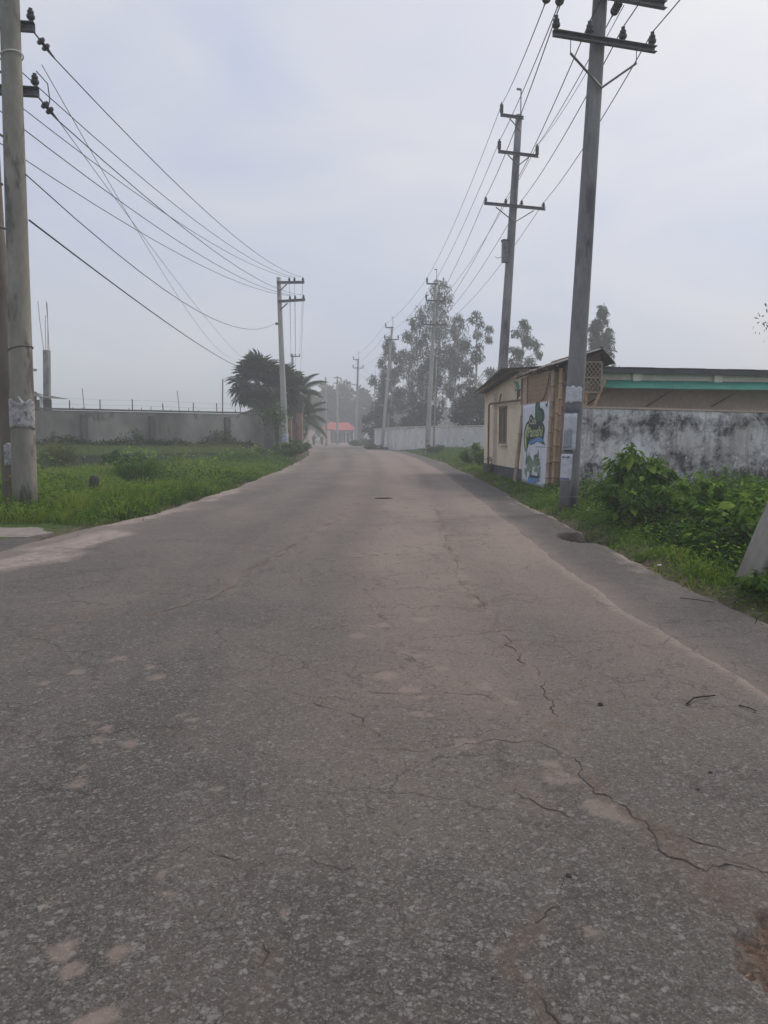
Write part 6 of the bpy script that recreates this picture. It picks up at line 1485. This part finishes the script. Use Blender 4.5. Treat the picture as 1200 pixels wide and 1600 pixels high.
# reddish gateway further on
gt = thing('gateway', 'pinkish plastered gateway with capped pillar and dark gate under the palms', 'gate', (-6.75, 60, 0))
mb = MB(); mb.box((-6.55, 60, 1.55), (0.50, 0.55, 3.5)); p_ = mb.build('pillar', M['red_brick_paint'], gt)
mb = MB(); mb.box((-6.66, 60, 3.50), (0.82, 0.78, 0.55)); mb.build('pillar_cap', M['grey_wall_dark'], p_)
mb = MB(); mb.box((-7.15, 58.2, 1.3), (0.42, 0.42, 3.0)); p_ = mb.build('pillar', M['red_brick_paint'], gt)
mb = MB(); mb.box((-7.15, 58.2, 2.86), (0.56, 0.56, 0.14)); mb.build('pillar_cap', M['slab'], p_)
lf0 = Vector((-6.98, 58.5, 0)); lf1 = Vector((-6.72, 59.7, 0))
mb = MB(); mb.beam(lf0 + Vector((0, 0, 1.35)), lf1 + Vector((0, 0, 1.35)), 0.06, 2.3); gl = mb.build('gate_leaf', M['dark_wood_gate'], gt)
for k in range(5):
    p = lf0.lerp(lf1, (k + .5) / 5) + Vector((0.045, -0.01, 1.35)); mb = MB(); mb.beam(p + Vector((0, 0, -1.1)), p + Vector((0, 0, 1.1)), 0.02, 0.05, (0, 1, 0)); mb.build('gate_bar', M['rust_pipe'], gl)
# unfinished concrete column with rebar
uc = thing('unfinished_column', 'bare concrete column with steel rods sticking up beyond the left wall', 'column', (-26.0, 60, 0.5))
mb = MB(); mb.beam((-26.15, 60, 0.5), (-25.9, 60, 8.05), 0.42, 0.42, (0, 1, 0)); mb.build('shaft', M['concrete_dark'], uc)
for dx, dy, tx, h_ in ((-0.15, -0.15, -0.45, 3.7), (0.15, -0.15, 0.25, 3.6), (-0.12, 0.15, -0.05, 2.7), (0.12, 0.15, 0.06, 3.75)):
    mb = MB(); mb.tube([(-25.9 + dx, 60 + dy, 7.9), (-25.9 + (dx + tx) * 0.6, 60 + dy, 8.0 + h_ * 0.6), (-25.9 + tx, 60 + dy, 8.0 + h_)], 0.022, 5); mb.build('steel_rod', M['rust_pipe'], uc)
mb = MB(); mb.tube([(-27.35, 60, 2.9), (-27.3, 60, 12.8)], 0.022, 5); tag(mb.build('steel_rod', M['rust_pipe'], None, (-27.35, 60, 2.9)), 'single steel rod just right of the thick left pole', 'rod')
sd_ = thing('tin_shed', 'small open shed with flat tin roof behind the left wall', 'shed', (-26.2, 58, 0.5))
for i in range(4):
    corr('roof_sheet', M['tin_dark'], sd_, (-28.4 + i * 0.9, 57, 4.95 - 0.17 * i), (-28.4 + i * 0.9, 61, 5.05 - 0.17 * i), (-28.4 + (i + 1) * 0.9, 57, 4.95 - 0.17 * (i + 1)), (-28.4 + (i + 1) * 0.9, 61, 5.05 - 0.17 * (i + 1)), 0.12, 0.02)
for x in (-27.6, -25.3):
    mb = MB(); mb.box((x, 57.3, 2.5), (0.18, 0.18, 4.1 if x > -26 else 4.3)); mb.build('post', M['white_wall'], sd_)
mb = MB(); mb.box((-26.7, 59.5, 2.3), (2.4, 0.15, 3.9)); mb.build('back_wall', M['concrete_dark'], sd_)
hb = thing('brick_house', 'orange-walled house edge at the far left behind the poles', 'house', (-29.8, 56, 0.5))
mb = MB(); mb.box((-29.4, 57.5, 5.65), (5.0, 4.0, 1.5)); mb.build('upper_wall', M['orange_wall'], hb)
mb = MB(); mb.box((-29.2, 57.4, 2.55), (5.2, 4.2, 4.2)); mb.build('lower_wall', M['concrete_dark'], hb)
mb = MB(); mb.box((-29.3, 57.4, 6.5), (5.5, 4.5, 0.16)); mb.build('roof_slab', M['slab'], hb)
mb = MB(); mb.box((-29.3, 57.4, 4.78), (5.4, 4.4, 0.16)); mb.build('floor_slab', M['slab'], hb)
mb = MB(); mb.box((-27.55, 55.47, 5.7), (0.7, 0.06, 0.9)); wn = mb.build('window', M['ink'], hb)
mb = MB(); mb.box((-27.55, 55.46, 5.22), (0.85, 0.16, 0.06)); mb.build('sill', M['slab'], wn)

# ------------------------------------------------------------------ red roofed building at the end of the road
rb = thing('red_roofed_house', 'low building with bright red roof and white veranda posts at the road end', 'house', (-10, 172, 0))
x0, x1 = -13.9, -7.4
mb = MB(); mb.box(((x0 + x1) / 2, 176, 1.4), (x1 - x0 - 0.6, 5.0, 3.2)); mb.build('wall', M['brown_plaster'], rb)
mb = MB(); mb.add([(x0 - 0.7, 170.2, 2.75), (x1 + 1.2, 170.2, 2.75), (x1 - 0.6, 174.5, 4.5), (x0 + 1.6, 174.5, 4.5), (x0 - 0.7, 179.5, 2.75), (x1 + 1.2, 179.5, 2.75)], [(0, 1, 2, 3), (1, 5, 2), (5, 4, 3, 2), (4, 0, 3), (0, 4, 5, 1)]); mb.build('roof', M['red_roof'], rb)
for x in (-13.7, -12.0, -10.2, -8.4, -6.7):
    mb = MB(); mb.box((x, 170.9, 1.35), (0.26, 0.26, 2.8)); mb.build('veranda_post', M['white_paint'], rb)
mb = MB(); mb.box(((x0 + x1) / 2 + 0.3, 170.75, 2.62), (x1 - x0 + 1.6, 0.2, 0.25)); mb.build('veranda_beam', simple('pink_beam', (0.48, 0.32, 0.31), (0.56, 0.40, 0.38), 2, 0.9, 0.1), rb)
for x in (-12.3, -10.4, -8.4):
    mb = MB(); mb.box((x, 173.42, 1.05), (1.0, 0.12, 2.1)); mb.build('door', M['dark_wood_gate'], rb)
mb = MB(); mb.box((-3.2, 171, 1.5), (2.6, 0.25, 1.6)); tag(mb.build('white_wall_piece', M['white_wall'], None, (-3.2, 171, 0)), 'short pale wall piece right of the red roofed house', 'wall')
kw = thing('roadside_wall', 'dim brownish wall closing the lane behind the walkers', 'wall', (-16.5, 140, 0))
for i in range(5):
    mb = MB(); mb.box((-23.6 + 2.9 * i, 141.5 + 4.2 * i, 1.25), (3.1, 0.25, 2.9), R(55)); mb.build('panel', M['brown_plaster'], kw)
mb = MB(); mb.beam((-24.6, 140.1, 2.76), (-10.6, 160.3, 2.76), 0.4, 0.12); mb.build('coping', M['grey_wall_dark'], kw)

# ------------------------------------------------------------------ walkers far down the road
def person(label, loc, face, top_c, low_c, head_c, stride, h=1.6, scarf=True):
    t = thing('person', label, 'person', loc)
    k = h / 1.7; fx, fy = math.cos(face), math.sin(face); sx_, sy_ = -fy, fx
    J = lambda f_, s_, z: (fx * f_ * k + sx_ * s_ * k, fy * f_ * k + sy_ * s_ * k, z * k)
    jt = [J(0, 0, 0.95), J(0, 0, 1.2), J(0, 0, 1.40), J(0.02, 0, 1.50), J(0.03, 0, 1.62), J(0.03, 0, 1.70),
          J(0, .10, .88), J(stride * .5, .10, .48), J(stride * .7, .10, .08), J(stride * .7 + .16, .10, .04),
          J(0, -.10, .88), J(-stride * .35, -.10, .48), J(-stride * .9, -.10, .10), J(-stride * .9 + .14, -.10, .04),
          J(0, .19, 1.40), J(-stride * .3, .24, 1.13), J(-stride * .1, .25, .90), J(-stride * .05, .25, .80),
          J(0, -.19, 1.40), J(stride * .3, -.24, 1.13), J(stride * .5, -.24, .92), J(stride * .55, -.24, .83)]
    ed = [(0, 1), (1, 2), (2, 3), (3, 4), (4, 5), (0, 6), (6, 7), (7, 8), (8, 9), (0, 10), (10, 11), (11, 12), (12, 13), (2, 14), (14, 15), (15, 16), (16, 17), (2, 18), (18, 19), (19, 20), (20, 21)]
    rd = [.13, .12, .12, .055, .095, .07, .10, .07, .045, .035, .10, .07, .045, .035, .065, .05, .035, .03, .065, .05, .035, .03]
    me = bpy.data.meshes.new('body'); me.from_pydata(jt, ed, [])
    o = link('body', me, t, None, simple('skin', (0.16, 0.09, 0.06), (0.2, 0.12, 0.08), 5, 0.6, 0.05))
    sk = o.modifiers.new('Skin', 'SKIN')
    for v, r_ in zip(me.skin_vertices[0].data, rd): v.radius = (r_ * k, r_ * k)
    me.skin_vertices[0].data[0].use_root = True
    o.modifiers.new('Sub', 'SUBSURF').levels = 1; o.modifiers['Sub'].render_levels = 2
    o0 = Vector(loc)
    mt = simple('cloth_top', top_c, tuple(c * 1.15 for c in top_c), 6, 0.9, 0.2); ml = simple('cloth_low', low_c, tuple(c * 1.15 for c in low_c), 6, 0.9, 0.2)
    V = lambda i: Vector(jt[i]) + o0
    mb = MB(); mb.tube([V(0) + Vector((0, 0, -0.32 * k)), V(0), V(1), V(2), V(3) + Vector((0, 0, -0.04))], [0.23 * k, 0.19 * k, 0.17 * k, 0.20 * k, 0.09 * k], 12, True); tp = mb.build('tunic', mt, t, smooth=True)
    for a_ in (14, 18):
        mb = MB(); mb.tube([V(a_), V(a_ + 1), V(a_ + 2)], [0.085 * k, 0.07 * k, 0.055 * k], 8); mb.build('sleeve', mt, tp, smooth=True)
    for a_ in (6, 10):
        mb = MB(); mb.tube([V(a_), V(a_ + 1), V(a_ + 2)], [0.13 * k, 0.10 * k, 0.085 * k], 8); mb.build('trouser_leg', ml, t, smooth=True)
    mh = simple('head_cover', head_c, tuple(c * 1.15 for c in head_c), 6, 0.9, 0.2)
    mb = MB(); mb.lathe(V(3) + Vector((-fx * 0.03, -fy * 0.03, -0.10 * k if scarf else 0.08 * k)), (0, 0, 1), [(0.17 * k if scarf else 0.09 * k, 0), (0.115 * k, 0.12 * k), (0.118 * k, 0.22 * k), (0.09 * k, 0.31 * k), (0.03 * k, 0.35 * k)] if scarf else [(0.09 * k, 0), (0.108 * k, 0.08 * k), (0.085 * k, 0.15 * k), (0.03 * k, 0.18 * k)], 12); mb.build('headscarf' if scarf else 'hair', mh, t, smooth=True)
    return t
person('left walker in a pale top and dark trousers far down the road', (-12.0, 122, 0.03), R(-80), (0.45, 0.42, 0.34), (0.06, 0.05, 0.05), (0.5, 0.48, 0.42), 0.26, 1.6)
person('middle walker in dark reddish-brown clothes beside the pale one', (-11.15, 122.6, 0.03), R(-84), (0.10, 0.055, 0.05), (0.08, 0.05, 0.045), (0.09, 0.06, 0.05), 0.20, 1.62)
person('right-hand walker in dark clothes with a pale head covering', (-9.8, 122, 0.03), R(-95), (0.06, 0.065, 0.075), (0.05, 0.05, 0.055), (0.40, 0.42, 0.42), 0.22, 1.55)

# ------------------------------------------------------------------ small things on the road
def twig(label, pts, r):
    mb = MB(); mb.tube(pts, [r * (1 - 0.5 * i / len(pts)) for i in range(len(pts))], 6); tag(mb.build('twig', M['twig'], None, tuple(pts[0])), label, 'twig')
twig('longer dark curved twig lying on the right side of the road', [(1.66, 4.09, 0.04), (1.72, 4.15, 0.052), (1.79, 4.19, 0.046), (1.87, 4.22, 0.042)], 0.006)
twig('short thin twig lying right of the longer one', [(1.94, 4.08, 0.036), (1.97, 4.03, 0.04), (1.99, 3.99, 0.036)], 0.004)
twig('pale dry stalk lying on the right shoulder edge', [(2.86, 5.62, 0.02), (2.93, 5.55, 0.025), (3.0, 5.44, 0.02)], 0.006)
twig('thin straw on the shoulder near the leaning pole', [(2.72, 6.95, 0.02), (2.84, 6.84, 0.025), (2.95, 6.75, 0.02)], 0.005)
def crumb(name, label, cat, loc, r, mat, flatn=0.55, seed=0, n=7):
    q = random.Random(seed); mb = MB()
    prof = [(r * 0.5, 0), (r, r * 0.25), (r * 0.85, r * flatn), (r * 0.35, r * flatn * 1.4)]
    mb.lathe(loc, (0.1 * q.random(), 0.1 * q.random(), 1), prof, n)
    mb.v = [(v[0] + q.uniform(-.2, .2) * r, v[1] + q.uniform(-.2, .2) * r, v[2]) for v in mb.v]
    return tag(mb.build(name, mat, None, loc), label, cat)
crumb('dirt_clod', 'black crumpled clod left of the curved twig', 'clod', (1.19, 4.10, 0.03), 0.018, M['twig'], 0.5, 1)
crumb('dirt_clod', 'small dark clod right of the long crack', 'clod', (1.43, 3.24, 0.03), 0.010, M['pebble'], 0.7, 2)
crumb('dirt_clod', 'little clod nearer than the other right of the long crack', 'clod', (1.31, 3.08, 0.03), 0.008, M['pebble'], 0.7, 3)
crumb('dirt_clod', 'dark flake beside the short crack in the foreground', 'clod', (0.62, 2.45, 0.03), 0.011, M['twig'], 0.3, 4)
mb = MB(); mb.add([(-0.22, 18.0, 0.045), (0.02, 17.9, 0.05), (0.20, 18.05, 0.044), (0.10, 18.2, 0.05), (-0.12, 18.18, 0.046)], [(0, 1, 2, 3, 4)]); o = mb.build('flat_rag', M['twig'], None, (0, 18, 0.04)); o.modifiers.new('thickness', 'SOLIDIFY').thickness = 0.008
tag(o, 'flat dark rag lying in the middle of the road', 'rag')
crumb('rubble', 'broken brown lump in the hole at the road shoulder', 'rubble', (2.86, 11.15, -0.2), 0.10, M['soil'], 0.6, 6)
crumb('litter', 'white scrap of litter in the right verge grass', 'litter', (3.15, 8.7, 0.02), 0.03, M['litter'], 0.4, 7)
crumb('litter', 'tiny pale scrap at the foot of the poster-covered pole', 'litter', (3.95, 14.8, 0.05), 0.06, M['litter'], 0.6, 8)
# loose gravel: uncountable grit on the asphalt
n = 2600; V_ = []; F_ = []
Yg = 1.6 * np.exp(rng.uniform(0, math.log(12 / 1.6), n)); Xg = rng.uniform(-3.5, 2.9, n) * np.minimum(1, 0.35 + Yg / 7); rg = rng.uniform(0.0012, 0.0042, n) * (1 + 0.06 * Yg)
octv = np.array([(1, 0, 0), (0, 1, 0), (-1, 0, 0), (0, -1, 0), (0, 0, 0.8)], float)
Vg = (octv[None] * (rng.uniform(0.6, 1.2, (n, 5, 1)) * rg[:, None, None]) + np.stack([Xg, Yg, np.where(Xg > road_r(Yg), 0.008, 0.029)], -1)[:, None]).reshape(-1, 3)
i = np.arange(n) * 5
Fg = np.concatenate([np.stack([i + a, i + b, i + 4], -1) for a, b in ((0, 1), (1, 2), (2, 3), (3, 0))])
tag(arr_obj('road_grit', Vg, Fg, simple('grit', (0.06, 0.055, 0.05), (0.30, 0.28, 0.26), 60, 0.9, 0.1)), kind='stuff')
# debris in the pothole
n = 500
D = np.stack([rng.normal(0, 1, n), rng.normal(0, 1, n), rng.normal(0, 0.15, n)], -1); Nn = np.tile(np.array([0, 0, 1.0]), (n, 1))
aa = rng.uniform(0, 2 * PI, n); rq = np.sqrt(rng.uniform(0, 1, n)) * 0.9
flat_leaves('pothole_debris', np.stack([1.25 + 0.27 * rq * np.cos(aa), 2.01 + 0.22 * rq * np.sin(aa), np.full(n, 0.006) + rng.uniform(0, 0.012, n)], -1), D, Nn, rng.uniform(0.01, 0.045, n), rng.uniform(0.002, 0.006, n), rng.uniform(0, 0.9, n), simple('debris', (0.06, 0.035, 0.025), (0.24, 0.17, 0.12), 30, 0.9, 0.1))

# ------------------------------------------------------------------ haze
mb = MB(); mb.box((0, 420, 14), (2000, 1760, 31.5))
hz = mb.build('haze', None); tag(hz, kind='stuff')
m, nt, out = new_mat('haze_air')
vol = N(nt, 'ShaderNodeVolumePrincipled', {'Color': (0.92, 0.95, 1.0), 'Density': 0.0033, 'Anisotropy': 0.25})
nt.links.new(vol.outputs[0], out.inputs['Volume']); hz.data.materials.clear(); hz.data.materials.append(m)
